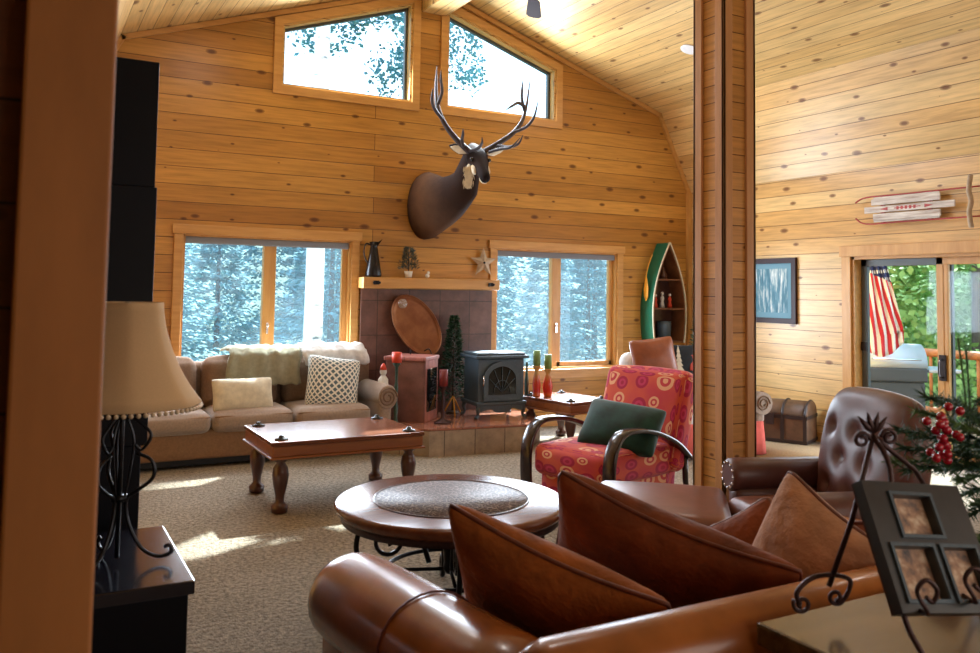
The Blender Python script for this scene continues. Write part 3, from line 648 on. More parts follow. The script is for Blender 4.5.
gt = tree_proto('broadleaf_tree', 'bright green leafy tree beyond the deck rail outside the sliding door', broad_mesh(23, 14000, .017), 'leaf_bright', 8, .16, group='green trees beyond the deck')
for i, (x, y) in enumerate([(14, 8.5), (15.5, 11.5), (17, 14.5), (16, 6.2), (19.5, 10.3), (20, 17), (22, 13.5), (25, 19), (13.4, 4.3), (20.5, 7.5), (26, 14), (24, 9.5)]):
    o = gt if i == 0 else copy_tree(gt); o.location = (x, y, -3.2 if i % 2 else -2.6); o.rotation_euler = (0, 0, rr_.uniform(0, 6)); s_ = rr_.uniform(.8, 1.15); o.scale = (s_, s_, s_)
rl = thing('deck_railing', 'brown log railing along the far edge of the deck outside', 'railing', (10.6, 6.0, -.12))
MB().tube([(0, -4, .95), (0, 4.5, .95)], .055, 8).build('top_rail', 'rail_wood', rl)
MB().tube([(0, -4, .2), (0, 4.5, .2)], .04, 8).build('bottom_rail', 'rail_wood', rl)
for k in range(5): MB().tube([(0, -3.9 + k * 2, 0), (0, -3.9 + k * 2, 1.05)], .07, 8).build('post', 'rail_wood', rl)
for k in range(26): MB().tube([(0, -3.7 + k * .32, .2), (0, -3.7 + k * .32, .95)], .022, 6).build('baluster', 'rail_wood', rl)
gr = thing('barbecue_grill', 'silver gas barbecue grill with a closed lid on the deck outside', 'grill', (8.85, 6.45, -.12), math.radians(-38))
MB().box(-.32, .32, -.24, .24, .12, .72).build('cabinet', 'grill_dark', gr, bevel=.02)
MB().box(-.34, .34, -.27, .27, .72, .88).build('firebox', 'grill_dark', gr, bevel=.02)
MB().loft([[(x, .27 * math.cos(a), .88 + .26 * math.sin(a)) for a in [PI * k / 10 for k in range(11)]] for x in (-.34, .34)]).build('lid', 'grill_silver', gr)
MB().tube([(-.25, -.28, .98), (-.25, -.33, .98), (.25, -.33, .98), (.25, -.28, .98)], .012, 6).build('lid_handle', 'chrome', gr)
for s_ in (-1, 1): MB().box(.35 if s_ > 0 else -.7, .7 if s_ > 0 else -.35, -.25, .25, .83, .87).build('side_shelf', 'grill_silver', gr, bevel=.01)
fl = thing('hanging_flag', 'american flag hanging from its pole outside the sliding door', 'flag', (8.22, 6.10, 2.08))
fl.rotation_euler = (0, 0, math.radians(-40))
rings = []
for i in range(19):
    z = -i / 18 * 1.12; wv = .16 + .20 * min(1, (i / 18) * 1.25)
    rings.append([(-.12 + wv * j / 16, .035 * math.sin(j * 1.35 + i * .12) * (1 - .3 * i / 18), z + .10 * (j / 16) * (1 if i > 15 else .2) - (0 if i < 17 else .10 * math.sin(j / 16 * PI))) for j in range(17)])
m = MB(); b = m.add([p for r in rings for p in r])
for i in range(18):
    for j in range(16):
        m.face((b + i * 17 + j, b + i * 17 + j + 1, b + (i + 1) * 17 + j + 1, b + (i + 1) * 17 + j), True, [(jj / 16, 1 - ii / 18) for ii, jj in ((i, j), (i, j + 1), (i + 1, j + 1), (i + 1, j))])
o = m.build('flag', 'flag_cloth', fl); md = o.modifiers.new('thick', 'SOLIDIFY'); md.thickness = .003
MB().tube([(-.14, 0, -.1), (.1, .2, .85)], .014, 8).build('pole', 'rail_wood', fl)

# ------------------------------------------------------------------ fabric sofa under the left window
sofa = thing('fabric_sofa', 'beige three seat fabric sofa under the left window', 'sofa', (1.83, 7.98, 0))
X0, X1 = -1.33, 1.33
MB().rbox((0, .02, .2), (2.46, .72, .26), .03, 4).build('base', 'sofa_base', sofa, weld=True)
MB().box(-1.22, 1.22, -.33, .36, .03, .09).build('plinth', 'black_cloth', sofa)
for k in range(3): 
    c = MB().rbox((-.72 + k * .72, -.04 - (.035 if k == 2 else .0), .385), (.71 + (.0 if k != 1 else 0), .74 + (.0), .17), .065, 6, (0, .015, .03)).build('seat_cushion', 'sofa_cloth', sofa, weld=True)
    MB().tube([(-1.06 + k * .72, -.402 - (.035 if k == 2 else 0), .435), (-.38 + k * .72, -.402 - (.035 if k == 2 else 0), .435)], .006, 6).build('piping', 'sofa_base', c)
MB().rbox((0, .28, .5), (2.6, .18, .72), .08, 6).build('back_frame', 'sofa_back_cloth', sofa, weld=True)
for k, tl in enumerate((.02, -.01, .0)):
    M = Matrix.Rotation(-.16 + tl, 4, 'X'); MB().rbox((-.76 + k * .74, .16, .67), (.70, .2, .46), .09, 6, (0, .05, .03), M=M.to_3x3()).build('back_cushion', 'sofa_back_cloth', sofa, weld=True)
for s_ in (-1, 1):
    m = MB(); m.rbox((s_ * 1.235, -.02, .3), (.14, .74, .46), .05, 4)
    m.loft([[(s_ * 1.25 + (.12 if i not in (0, 1) else .10) * math.cos(a) * .95, y, .53 + (.12 if i not in (0,) else .1) * math.sin(a)) for a in [2 * PI * k / 18 for k in range(18)]] for i, y in enumerate((-.40, -.385, .33))])
    a_ = m.build('arm', 'sofa_cloth', sofa)
    MB().tube(spiral((s_ * 1.25, -.405, .53), .095, .02, 0, PI * 4.5, 40, (1, 0, 0), (0, 0, 1)), .007, 6).build('arm_front_scroll', 'sofa_back_cloth', a_)
# throws and cushions on it
def drape(name, label, mat, x0, x1, yf, yb, ztop, lenf, seed, cat='throw'):
    r = random.Random(seed); m = MB(); NX, NY = 16, 22; g = []
    for j in range(NY + 1):
        t = j / NY
        for i in range(NX + 1):
            x = x0 + (x1 - x0) * i / NX; s_ = t * (lenf + .22)
            if s_ < lenf: y, z = yf - .012 - .04 * math.sin(s_ / lenf * PI / 1.5) - (lenf - s_) * .17, ztop - (lenf - s_)
            else: a = (s_ - lenf) / .22 * PI; y, z = yf + (yb - yf) * (1 - math.cos(a)) / 2, ztop + .04 * math.sin(a)
            z += .012 * math.sin(x * 31 + seed) * math.sin(t * 9) + .01 * math.sin(x * 57 + t * 6); y += .01 * math.sin(x * 43 + seed * 2 + t * 4) - .005
            g.append((x + .02 * math.sin(t * 7 + seed), y, z))
    b = m.add(g)
    for j in range(NY):
        for i in range(NX): m.face((b + j * (NX + 1) + i, b + j * (NX + 1) + i + 1, b + (j + 1) * (NX + 1) + i + 1, b + (j + 1) * (NX + 1) + i), True)
    o = m.build(name, mat); md = o.modifiers.new('thick', 'SOLIDIFY'); md.thickness = .016; md.offset = 1
    return tag(o, label, cat)
drape('throw_blanket', 'grey green throw over the middle back of the beige sofa', 'throw_green', 1.66, 2.33, 8.0, 8.26, .955, .30, 3)
drape('throw_blanket', 'shaggy white throw bunched over the right end of the beige sofa back', 'throw_white', 2.36, 3.0, 8.0, 8.26, .965, .14, 8)
fm = lambda az, lean: Rz(az) @ Matrix.Rotation(PI / 2 - lean, 4, 'X')
make_pillow('lumbar_cushion', 'cream oblong cushion on the middle seat of the beige sofa', 'cushion', 'cream_cloth', .56, .3, .14, T((1.76, 7.76, .6), fm(.05, .3)), seed=2)
make_pillow('lattice_cushion', 'grey and white lattice patterned cushion leaning at the right end of the beige sofa', 'cushion', 'lattice_cloth', .52, .50, .16, T((2.60, 7.78, .67), fm(-.06, .28) @ Matrix.Rotation(-.14, 4, 'Z')), seed=3)
make_pillow('brown_cushion', 'brown cushion standing at the left end of the beige sofa behind the lamp', 'cushion', 'leather_pillow', .44, .44, .16, T((.98, 7.80, .68), fm(.25, .25)), seed=4)

# ------------------------------------------------------------------ turned-leg tables with iron knobs
def turned_leg(m, x, y, h):
    pr = [(.035, 0), (.055, .01), (.058, .05), (.04, .065), (.03, .08), (.032, .12), (.05, .2), (.058, .26), (.05, .31), (.03, .345), (.046, .36), (.046, .38)]
    k = h / .38; m.lathe([(r, z * k) for r, z in pr], (x, y, 0), 16)
def knob_table(name, label, loc, rz, lx, ly, h, mat_top):
    t = thing(name, label, 'table', loc, rz)
    MB().box(-lx / 2, lx / 2, -ly / 2, ly / 2, h - .03, h).build('tabletop', mat_top, t, bevel=.008)
    MB().box(-lx / 2 + .01, lx / 2 - .01, -ly / 2 + .01, ly / 2 - .01, h - .105, h - .03).build('apron', 'apron_wood', t, bevel=.006)
    MB().box(-lx / 2 - .005, lx / 2 + .005, -ly / 2 - .005, ly / 2 + .005, h - .12, h - .105).build('apron_moulding', 'apron_wood', t, bevel=.004)
    for sx_ in (-1, 1):
        for sy in (-1, 1):
            x, y = sx_ * (lx / 2 - .09), sy * (ly / 2 - .09)
            m = MB(); turned_leg(m, x, y, h - .12); m.build('leg', 'walnut', t)
            MB().lathe([(.0, h), (.05, h), (.046, h + .01), (.02, h + .014), (.018, h + .03), (.0, h + .032)], (x, y, 0), 14).build('corner_stud', 'black_enamel', t)
    return t
knob_table('coffee_table', 'long wooden coffee table with turned legs in front of the beige sofa', (2.095, 6.24, 0), 0, 1.14, .84, .50, 'walnut_top')
knob_table('end_table', 'small wooden end table with turned legs under the right window', (5.02, 7.45, 0), math.radians(10), .62, .78, .46, 'walnut_top')

# ------------------------------------------------------------------ round coffee table
rt = thing('round_coffee_table', 'round dark table with a mosaic centre and scrolled iron legs', 'table', (1.90, 3.82, 0)); rt.scale = (1.045, 1.045, 1.095)
MB().lathe([(.0, .445), (.5, .445), (.525, .43), (.535, .44), (.545, .455), (.548, .468), (.54, .478), (.525, .482), (.0, .482)], (0, 0, 0), 72).build('tabletop', 'walnut_top', rt)
MB().lathe([(0, .481), (.36, .481), (.36, .4845), (0, .4845)], (0, 0, 0), 64).build('mosaic_inlay', 'medallion', rt)
MB().tube([(.365 * math.cos(2 * PI * k / 64), .365 * math.sin(2 * PI * k / 64), .483) for k in range(64)], .005, 6, closed=True).build('inlay_ring', 'walnut', rt)
MB().lathe([(.50, .40), (.515, .40), (.52, .445), (.505, .445)], (0, 0, 0), 64).build('apron_ring', 'iron_brown', rt)
for k in range(4):
    a = PI / 4 + k * PI / 2 + .42; U = (math.cos(a), math.sin(a), 0)
    P = [Vector(U) * r + Vector((0, 0, z)) for r, z in ((.10, .2), (.17, .36), (.3, .42), (.41, .37), (.44, .27), (.40, .18), (.36, .1), (.38, .03), (.44, .01))]
    m = MB().tube(smooth_path(P, 6), .013, 8)
    m.tube(spiral(Vector(U) * .30 + Vector((0, 0, .3)), .09, .02, .6, .6 + PI * 3.2, 30, U, (0, 0, 1)), .010, 6)
    m.tube(spiral(Vector(U) * .475 + Vector((0, 0, .055)), .05, .015, -2.2, PI * 2.2 - 1.0, 22, U, (0, 0, 1)), .010, 6); m.build('leg', 'iron', rt)
MB().tube([(.3 * math.cos(2 * PI * k / 40), .3 * math.sin(2 * PI * k / 40), .17) for k in range(40)], .010, 6, closed=True).build('stretcher_ring', 'iron', rt)
m = MB()
for a in (0, PI / 2): m.tube([(.3 * math.cos(a + .42 + PI / 4), .3 * math.sin(a + .42 + PI / 4), .17), (-.3 * math.cos(a + .42 + PI / 4), -.3 * math.sin(a + .42 + PI / 4), .17)], .009, 6)
m.lathe([(.02, .15), (.035, .17), (.03, .2), (.035, .25), (.02, .44)], (0, 0, 0), 12).build('centre_stem', 'iron', rt)

# ------------------------------------------------------------------ red armchair
# local: faces -Y, width on X
ac = thing('red_armchair', 'red armchair with ringed fabric and dark bentwood arms', 'armchair', (3.81, 5.14, 0), math.radians(-75))
MB().rbox((0, -.0, .335), (.70, .82, .22), .06, 6, (0, .02, .03)).build('seat_cushion', 'ring_fabric', ac, weld=True)
MB().rbox((0, .02, .17), (.63, .76, .20), .04, 5).build('seat_base', 'ring_fabric', ac, weld=True)
M = Matrix.Rotation(-.30, 3, 'X')
MB().rbox((0, .50, .60), (.78, .20, .74), .07, 7, (0, .02, .02), M=M).build('backrest', 'ring_fabric', ac, weld=True)
m = MB().rbox((0, .44, .30), (.60, .14, .5), .04, 4, M=Matrix.Rotation(-.15, 3, 'X')); m.build('back_base', 'ring_fabric', ac, weld=True)
for s_ in (-1, 1):
    path = smooth_path([(0, -.40, .0), (0, -.43, .22), (0, -.42, .43), (0, -.34, .565), (0, -.20, .60), (0, .05, .57), (0, .32, .47), (0, .5, .34)], 6)
    rings = []
    for i, p in enumerate(path):
        a, b = path[max(i - 1, 0)], path[min(i + 1, len(path) - 1)]; t = (b - a).normalized(); q = Vector((1, 0, 0)).cross(t)
        w_ = .05; h_ = .017; rings.append([p + Vector((s_ * .385, 0, 0)) + Vector((x * w_, 0, 0)) + q * (z * h_) for x, z in ((-1, -.6), (-.8, -1), (.8, -1), (1, -.6), (1, .6), (.8, 1), (-.8, 1), (-1, .6))])
    MB().loft(rings).build('arm', 'arm_wood', ac)
    MB().tube([(s_ * .385, .47, .36), (s_ * .37, .50, .18), (s_ * .36, .55, 0)], [.022, .022, .018], 10).build('leg', 'arm_wood', ac)
make_pillow('green_cushion', 'dark green velvet cushion on the red armchair seat', 'cushion', 'green_velvet', .60, .42, .19, T((3.86, 5.00, .58), Rz(math.radians(-52)) @ Matrix.Rotation(PI / 2 - .75, 4, 'X') @ Matrix.Rotation(-.12, 4, 'Z')), seed=6)

# ------------------------------------------------------------------ loveseat, chest, rug by the right wall
ls = thing('skirted_loveseat', 'loveseat with a pleated red skirt and beige rolled arms behind the column', 'sofa', (5.84, 6.45, 0), math.radians(-8))
MB().rbox((0, .05, .34), (1.1, .75, .2), .06, 5, (0, 0, .03)).build('seat_cushion', 'throw_white', ls, weld=True)
rings = []
for z, o_ in ((.02, .035), (.15, .02), (.33, .0)):
    rg = []
    per = [(-.58, -.36), (.58, -.36), (.58, .42), (-.58, .42)]
    for e in range(4):
        a, b = per[e], per[(e + 1) % 4]
        for k in range(24):
            t = k / 24; nx, ny = ((0, -1), (1, 0), (0, 1), (-1, 0))[e]; wv = o_ + .012 * math.sin(k * 2.2)
            rg.append((a[0] + (b[0] - a[0]) * t + nx * wv, a[1] + (b[1] - a[1]) * t + ny * wv, z))
    rings.append(rg)
MB().loft(rings).build('skirt', 'red_cloth', ls)
MB().rbox((0, .38, .62), (1.16, .2, .66), .09, 6, (0, .02, .02)).build('backrest', 'throw_white', ls, weld=True)
for s_ in (-1, 1):
    m = MB(); m.rbox((s_ * .56, .02, .40), (.14, .72, .2), .05, 4)
    m.loft([[(s_ * .58 + .11 * math.cos(a), y, .50 + .11 * math.sin(a)) for a in [2 * PI * k / 18 for k in range(18)]] for y in (-.36, .36)])
    a_ = m.build('arm', 'sofa_cloth', ls); MB().tube(spiral((s_ * .58, -.365, .50), .08, .02, 0, PI * 4, 30, (1, 0, 0), (0, 0, 1)), .007, 6).build('arm_front_scroll', 'sofa_back_cloth', a_)
make_pillow('leather_cushion', 'brown leather cushion standing on the skirted loveseat by the right window', 'cushion', 'leather_pillow', .47, .38, .17, T((5.50, 6.62, .93), fm(-.35, .2) @ Matrix.Rotation(.13, 4, 'Z')), seed=7)
bp_ = make_pillow('tree_cushion', 'black cushion with a stitched tree on the skirted loveseat', 'cushion', 'black_cloth', .4, .34, .13, T((5.88, 6.58, .88), fm(-.3, .2)), seed=8)
m = MB()
for k in range(5): b = m.add([(-.1 - .05 + .008 * k, -.1 + .045 * k, .066 + .0 * k), (-.1 + .05 - .008 * k, -.1 + .045 * k, .066), (-.1, -.03 + .045 * k, .068)]); m.face((b, b + 1, b + 2))
o = m.build('stitched_tree', 'cream_cloth', bp_); o.modifiers.new('thick', 'SOLIDIFY').thickness = .004
MB().rbox((.08, -.02, .05), (.13, .16, .03), .012, 3).build('stitched_patch', 'red_cloth', bp_, weld=True)
ch = thing('trunk_chest', 'dark wooden domed trunk with iron bands against the right wall', 'chest', (7.17, 6.60, 0), math.radians(-64)); ch.scale = (1.05, 1.0, 1.05)
# local: long on X, front -Y
MB().box(-.36, .36, -.2, .2, .03, .27).build('body', 'chest_wood', ch, bevel=.01)
MB().loft([[(x, .2 * math.cos(a), .275 + .15 * math.sin(a)) for a in [PI * k / 12 for k in range(13)]] for x in (-.36, .36)]).build('lid', 'chest_wood', ch)
for x in (-.34, -.12, .12, .34):
    MB().box(x - .018, x + .018, -.206, -.198, .03, .27).tube([(x, .204 * math.cos(PI * k / 12), .275 + .154 * math.sin(PI * k / 12)) for k in range(13)], .012, 6).build('band', 'chest_band', ch)
MB().box(-.365, .365, -.207, .207, .02, .05).box(-.365, .365, -.207, .207, .255, .29).build('rim_band', 'chest_band', ch)
MB().box(-.04, .04, -.225, -.205, .19, .3).build('hasp', 'chest_band', ch)
for x in (-.32, .32):
    for y in (-.17, .17): MB().box(x - .03, x + .03, y - .03, y + .03, 0, .035).build('foot', 'chest_band', ch)
m = MB(); m.lathe([(0, .001), (1, .001), (1.0, .014), (0, .014)], (0, 0, 0), 40, sx=.95, sy=.55)
o = m.build('braided_rug', 'jute'); o.location = (6.85, 5.85, 0); o.rotation_euler = (0, 0, math.radians(-60)); tag(o, 'tan braided rug on the carpet in front of the domed trunk', 'rug')
# ------------------------------------------------------------------ hearth things
HZ = .255
bx = thing('hearth_firebox', 'pink stone box with a dark fireplace front standing on the left of the hearth', 'firebox', (3.47, 7.93, HZ), math.radians(-43))
# local: left face -X side normal, right face is front (-Y turned)
MB().box(-.2, .2, -.2, .2, 0, .60).build('body', 'brick_box', bx, bevel=.006)
MB().box(.2, .215, -.2, .2, 0, .62).build('face_frame', 'brick_box', bx, bevel=.004)
MB().box(-.22, .225, -.22, .22, .60, .64).build('top_slab', 'brick_box', bx, bevel=.008)
f_ = MB().box(.205, .222, -.15, .15, .1, .52).build('firebox_door', 'stove_glass', bx)
m = MB()
for k in range(4): m.tube(spiral((.228, -.06 + .04 * k, .22 + .06 * k), .05, .01, k, k + PI * 3, 20, (0, 1, 0), (0, 0, 1)), .005, 5)
m.build('iron_scrolls', 'iron', f_)
ty = thing('copper_tray', 'large oval copper tray leaning on the tiled wall above the pink stone box', 'tray', (3.62, 8.17, .905 + .28))
ty.rotation_euler = (math.radians(82), math.radians(0), math.radians(-8))
Mr = Matrix.Rotation(math.radians(33), 3, 'Z')
MB().lathe([(0, -.012), (.8, -.012), (.93, -.004), (1.0, .012), (1.0, .018), (.92, .004), (.8, -.004), (0, -.004)], (0, 0, 0), 48, sx=.215, sy=.35, M=Mr).build('dish', 'copper', ty)
MB().tube([Mr @ Vector((.215 * math.cos(2 * PI * k / 48), .35 * math.sin(2 * PI * k / 48), .014)) for k in range(48)], .007, 6, closed=True).build('rim', 'copper', ty)
c = Mr @ Vector((0, .27, .002)); m = MB()
for r in (.045, .03, .015): m.tube([c + Vector((r * math.cos(2 * PI * k / 24), r * math.sin(2 * PI * k / 24), 0)) for k in range(24)], .004, 6, closed=True)
m.build('medallion', 'chrome', ty)
es = thing('tray_stand', 'small iron easel stand holding the copper tray', 'stand', (3.62, 8.12, HZ + .64))
MB().tube(smooth_path([(-.12, -.08, 0), (-.1, -.05, .05), (-.06, .03, .03), (0, .05, .2)], 5), .006, 6).build('leg', 'iron', es)
MB().tube(smooth_path([(.12, -.08, 0), (.1, -.05, .05), (.06, .03, .03), (0, .05, .2)], 5), .006, 6).build('leg', 'iron', es)
# stove
st = thing('wood_stove', 'dark cast iron stove with an arched glass door on the hearth', 'stove', (4.36, 7.82, HZ), math.radians(-5)); st.scale = (1, 1, 1.22)
MB().box(-.26, .26, -.19, .19, .13, .50).build('body', 'cast_iron', st, bevel=.012)
MB().box(-.30, .30, -.23, .22, .50, .525).build('top_plate', 'cast_iron', st, bevel=.008)
MB().box(-.27, .27, -.2, .2, .525, .545).build('top_lid', 'cast_iron', st, bevel=.008)
MB().box(-.285, .285, -.215, .21, .11, .14).build('base_plate', 'cast_iron', st, bevel=.008)
for sx_ in (-1, 1):
    for sy in (-1, 1):
        p = [(sx_ * .24, sy * .17, .12), (sx_ * .26, sy * .19, .08), (sx_ * .25, sy * .18, .03), (sx_ * .28, sy * .2, .0)]
        MB().tube(smooth_path(p, 4), lerp_list([.026, .02, .014, .022], 13), 8).build('leg', 'cast_iron', st)
def arch(w_, z0, z1, zs, n=14):
    return [(-w_, z0), (w_, z0), (w_, zs)] + [(w_ * math.cos(PI * k / n), zs + (z1 - zs) * math.sin(PI * k / n)) for k in range(1, n)] + [(-w_, zs)]
dr = MB().sheet((0, -.195, 0), (1, 0, 0), (0, 0, 1), arch(.205, .15, .475, .33), [arch(.155, .2, .435, .33)[::-1]], .022).build('door', 'cast_iron', st, bevel=.003)
MB().sheet((0, -.2, 0), (1, 0, 0), (0, 0, 1), arch(.16, .195, .44, .33), (), .006).build('door_glass', 'stove_glass', dr)
m = MB()
for k in range(5): a = PI * (k + .5) / 5; m.tube([(0, -.215, .22), (.15 * math.cos(a), -.215, .29 + .14 * math.sin(a))], .004, 5)
m.tube([(.09 * math.cos(PI * k / 12), -.215, .22 + .1 * math.sin(PI * k / 12)) for k in range(13)], .004, 5); m.build('door_tracery', 'cast_iron', dr)
MB().tube([(-.215, -.22, .27), (-.215, -.235, .3), (-.215, -.235, .36)], .009, 6).build('door_handle', 'chrome', dr)
MB().sheet((0, -.2, 0), (1, 0, 0), (0, 0, 1), [(-.24, .11), (.24, .11), (.24, .06), (.12, .085), (.06, .05), (-.06, .05), (-.12, .085), (-.24, .06)], (), .015).build('ash_apron', 'cast_iron', st)
# little artificial tree behind the stove
def small_tree(name, label, loc, h, r, mat, seed, n=700, cat='tree', base=True):
    rd = random.Random(seed); t = thing(name, label, cat, loc); m = MB()
    for k in range(n):
        q = rd.random() ** .8; z = .12 + q * .88; R = r * (1 - q) ** .75 + .01; a = rd.uniform(0, 2 * PI); rr = R * rd.uniform(.3, 1)
        p = Vector((math.cos(a) * rr, math.sin(a) * rr, z * h)); d = Vector((math.cos(a), math.sin(a), rd.uniform(-.3, .7))).normalized(); L = rd.uniform(.03, .06)
        x = d.cross(Vector((rd.uniform(-1, 1), rd.uniform(-1, 1), 1))).normalized() * .009; b = m.add([p, p + d * L * .5 + x, p + d * L, p + d * L * .5 - x]); m.face((b, b + 1, b + 2, b + 3))
    m.build('foliage', mat, t); MB().tube([(0, 0, .0), (0, 0, h * .95)], [.014, .004], 6).build('stem', 'stem', t)
    if base: MB().lathe([(.0, 0), (.07, 0), (.06, .02), (.02, .03), (0, .03)], (0, 0, 0), 12).build('base', 'stem', t)
    return t
small_tree('artificial_spruce', 'small artificial spruce standing between the pink stone box and the stove', (4.05, 8.15, HZ), 1.02, .15, 'needle', 4, 2600)
br = thing('brass_poker_stand', 'brass tripod stand beside the little spruce on the hearth', 'stand', (3.99, 8.02, HZ))
for a in (0.3, 2.4, 4.5): MB().tube([(.12 * math.cos(a), .1 * math.sin(a), 0), (0, 0, .2)], .008, 6).build('leg', 'paddle_yellow', br)
def candlestick(name, label, loc, h, stick, candle, rbase=.07, ch_=.1, rc=.032):
    t = thing(name, label, 'candle holder', loc)
    MB().lathe([(0, 0), (rbase, 0), (rbase * .95, .015), (.025, .035), (.016, .07), (.022, h * .3), (.012, h * .36), (.02, h * .62), (.012, h * .7), (.016, h - .04), (.038, h - .012), (.038, h), (0, h)], (0, 0, 0), 16).build('stick', stick, t)
    c = tag(MB().lathe([(0, h + .001), (rc, h + .001), (rc * 1.02, h + ch_ * .5), (rc * .96, h + ch_), (0, h + ch_ - .006)], (0, 0, 0), 16).build('candle', candle), '', '')
    c.location = loc; del c['label']; del c['category']
    return t, c
t, c = candlestick('green_candlestick', 'tall dark green candle holder on the hearth corner beside the sofa arm', (3.17, 7.60, HZ), .60, 'stick_green', 'candle_red', .08, .1, .048); tag(c, 'thick red candle on the tall dark green holder by the sofa arm', 'candle')
t, c = candlestick('iron_candlestick', 'dark iron candle holder on the hearth in front of the pink stone box', (3.66, 7.58, HZ), .36, 'iron_brown', 'candle_dark_red', .09, .16, .045); tag(c, 'dark red pillar candle on the iron holder before the stone box', 'candle')
fg = thing('white_figurine', 'small white figurine between the sofa arm and the pink stone box', 'figurine', (3.13, 7.84, HZ))
MB().lathe([(0, 0), (.05, 0), (.055, .1), (.045, .2), (.055, .3), (.05, .42), (.022, .46), (0, .465)], (0, 0, 0), 14).build('body', 'white_paint', fg); MB().ball((0, 0, .495), (.036, .036, .042), 12).build('head', 'white_paint', fg); MB().lathe([(0, .5), (.038, .515), (.02, .56), (0, .58)], (0, 0, 0), 12).build('cap', 'candle_red', fg)
# candles on the end table
for i, (x, y, h, ln) in enumerate(((4.765, 7.62, .32, 'taller red and gold vase holder on the end table'), (4.865, 7.56, .29, 'shorter round red vase holder on the end table'))):
    loc = (x, y, .46); r = .045 if i == 0 else .055
    t = thing('vase_candle_holder', ln, 'candle holder', loc)
    MB().lathe([(0, 0), (.04, 0), (.042, .012), (r * .8, .03), (r, h * .35), (r * .75, h * .62), (.022, h * .8), (.024, h * .86), (.045, h - .01), (.045, h), (0, h)], (0, 0, 0), 20).build('vase', 'vase_glaze', t)
    o = MB().lathe([(0, h + .001), (.038, h + .001), (.04, h + .08), (.037, h + (.16 if i == 0 else .15)), (0, h + .145)], (0, 0, 0), 18).build('pillar_candle', 'candle_green'); o.location = loc
    tag(o, 'green pillar candle on the %s' % ('taller vase holder nearer the stove' if i == 0 else 'shorter vase holder, further from the stove'), 'candle')
o = MB().lathe([(0, 0), (.022, 0), (.024, .16), (.014, .22), (.011, .34), (.014, .35), (0, .35)], (0, 0, 0), 14).build('slim_bottle', 'stick_green'); o.location = (4.715, 7.74, .46); tag(o, 'slim dark bottle on the end table beside the stove', 'bottle')
# mantel things
jg = thing('black_pitcher', 'tall black enamel pitcher on the left of the mantel', 'pitcher', (3.17, 8.28, 1.683)); jg.scale = (1.08, 1.08, 1.1)
MB().lathe([(0, 0), (.075, 0), (.08, .02), (.062, .12), (.04, .25), (.034, .29), (.046, .33), (.04, .33), (0, .30)], (0, 0, 0), 20).build('body', 'black_enamel', jg)
MB().tube(smooth_path([(-.035, 0, .30), (-.08, 0, .31), (-.1, 0, .25), (-.085, 0, .17), (-.055, 0, .13)], 5), .007, 6).build('handle', 'black_enamel', jg)
MB().loft([[(x, y, z) for x, y, z in ((.03, -.02, .32), (.03, .02, .32), (.03, 0, .28))], [(.085, -.004, .36), (.085, .004, .36), (.08, 0, .35)]]).build('spout', 'black_enamel', jg)
pp = thing('potted_mini_tree', 'tiny frosted tree in a white pot on the mantel', 'plant', (3.56, 8.27, 1.683)); pp.scale = (1.1, 1.1, 1.15)
MB().lathe([(0, 0), (.03, 0), (.042, .06), (.036, .06), (0, .05)], (0, 0, 0), 14).build('pot', 'white_paint', pp)
rd = random.Random(9); m = MB()
for k in range(420):
    q = rd.random(); R = .085 * (1 - q) ** .6 + .01; a = rd.uniform(0, 2 * PI); p = Vector((math.cos(a) * R * rd.uniform(.2, 1), math.sin(a) * R * rd.uniform(.2, 1), .07 + q * .2)); d = Vector((math.cos(a), math.sin(a), .8)).normalized(); x = d.orthogonal().normalized() * .005
    b = m.add([p, p + d * .02 + x, p + d * .04, p + d * .02 - x]); m.face((b, b + 1, b + 2, b + 3))
m.build('foliage', 'needle_grey', pp); MB().tube([(0, 0, .04), (0, 0, .24)], .005, 6).build('stem', 'stem', pp)
o = MB().ball((0, 0, .025), (.025, .02, .025), 10).ball((.01, 0, .058), (.017, .016, .017), 10).build('white_bird', 'white_paint'); o.location = (3.78, 8.27, 1.683); tag(o, 'small white bird figurine beside the potted tree on the mantel', 'figurine')
sc_s = 1.35
def star_pts(R, r): return [((R if k % 2 == 0 else r) * math.cos(PI / 2 + k * PI / 5), (R if k % 2 == 0 else r) * math.sin(PI / 2 + k * PI / 5)) for k in range(10)]
m = MB(); P = star_pts(.17, .072); b = m.add([(x, 0, z) for x, z in P] + [(0, -.022, 0), (0, .01, 0)])
for k in range(10): m.face((b + k, b + (k + 1) % 10, b + 10)); m.face((b + (k + 1) % 10, b + k, b + 11))
sr_ = thing('wooden_star', 'weathered five pointed wooden star above the right end of the mantel', 'star', (4.49, 8.33, 1.87)); m.build('star_body', 'star_wood', sr_); MB().ball((0, -.024, 0), .014, 8).build('centre_stud', 'black_enamel', sr_)
sg = thing('paper_notice', 'small white notice pinned to the tiles under the mantel', 'notice', (4.49, YB - .035, 1.47)); MB().box(-.08, .08, -.006, .0, -.075, .075).build('sheet', 'paper', sg)
m = MB()
for k in range(5): m.box(-.06, .06 - .02 * (k % 2), -.0075, -.006, .05 - k * .024, .055 - k * .024)
m.build('printed_lines', 'cast_iron', sg)

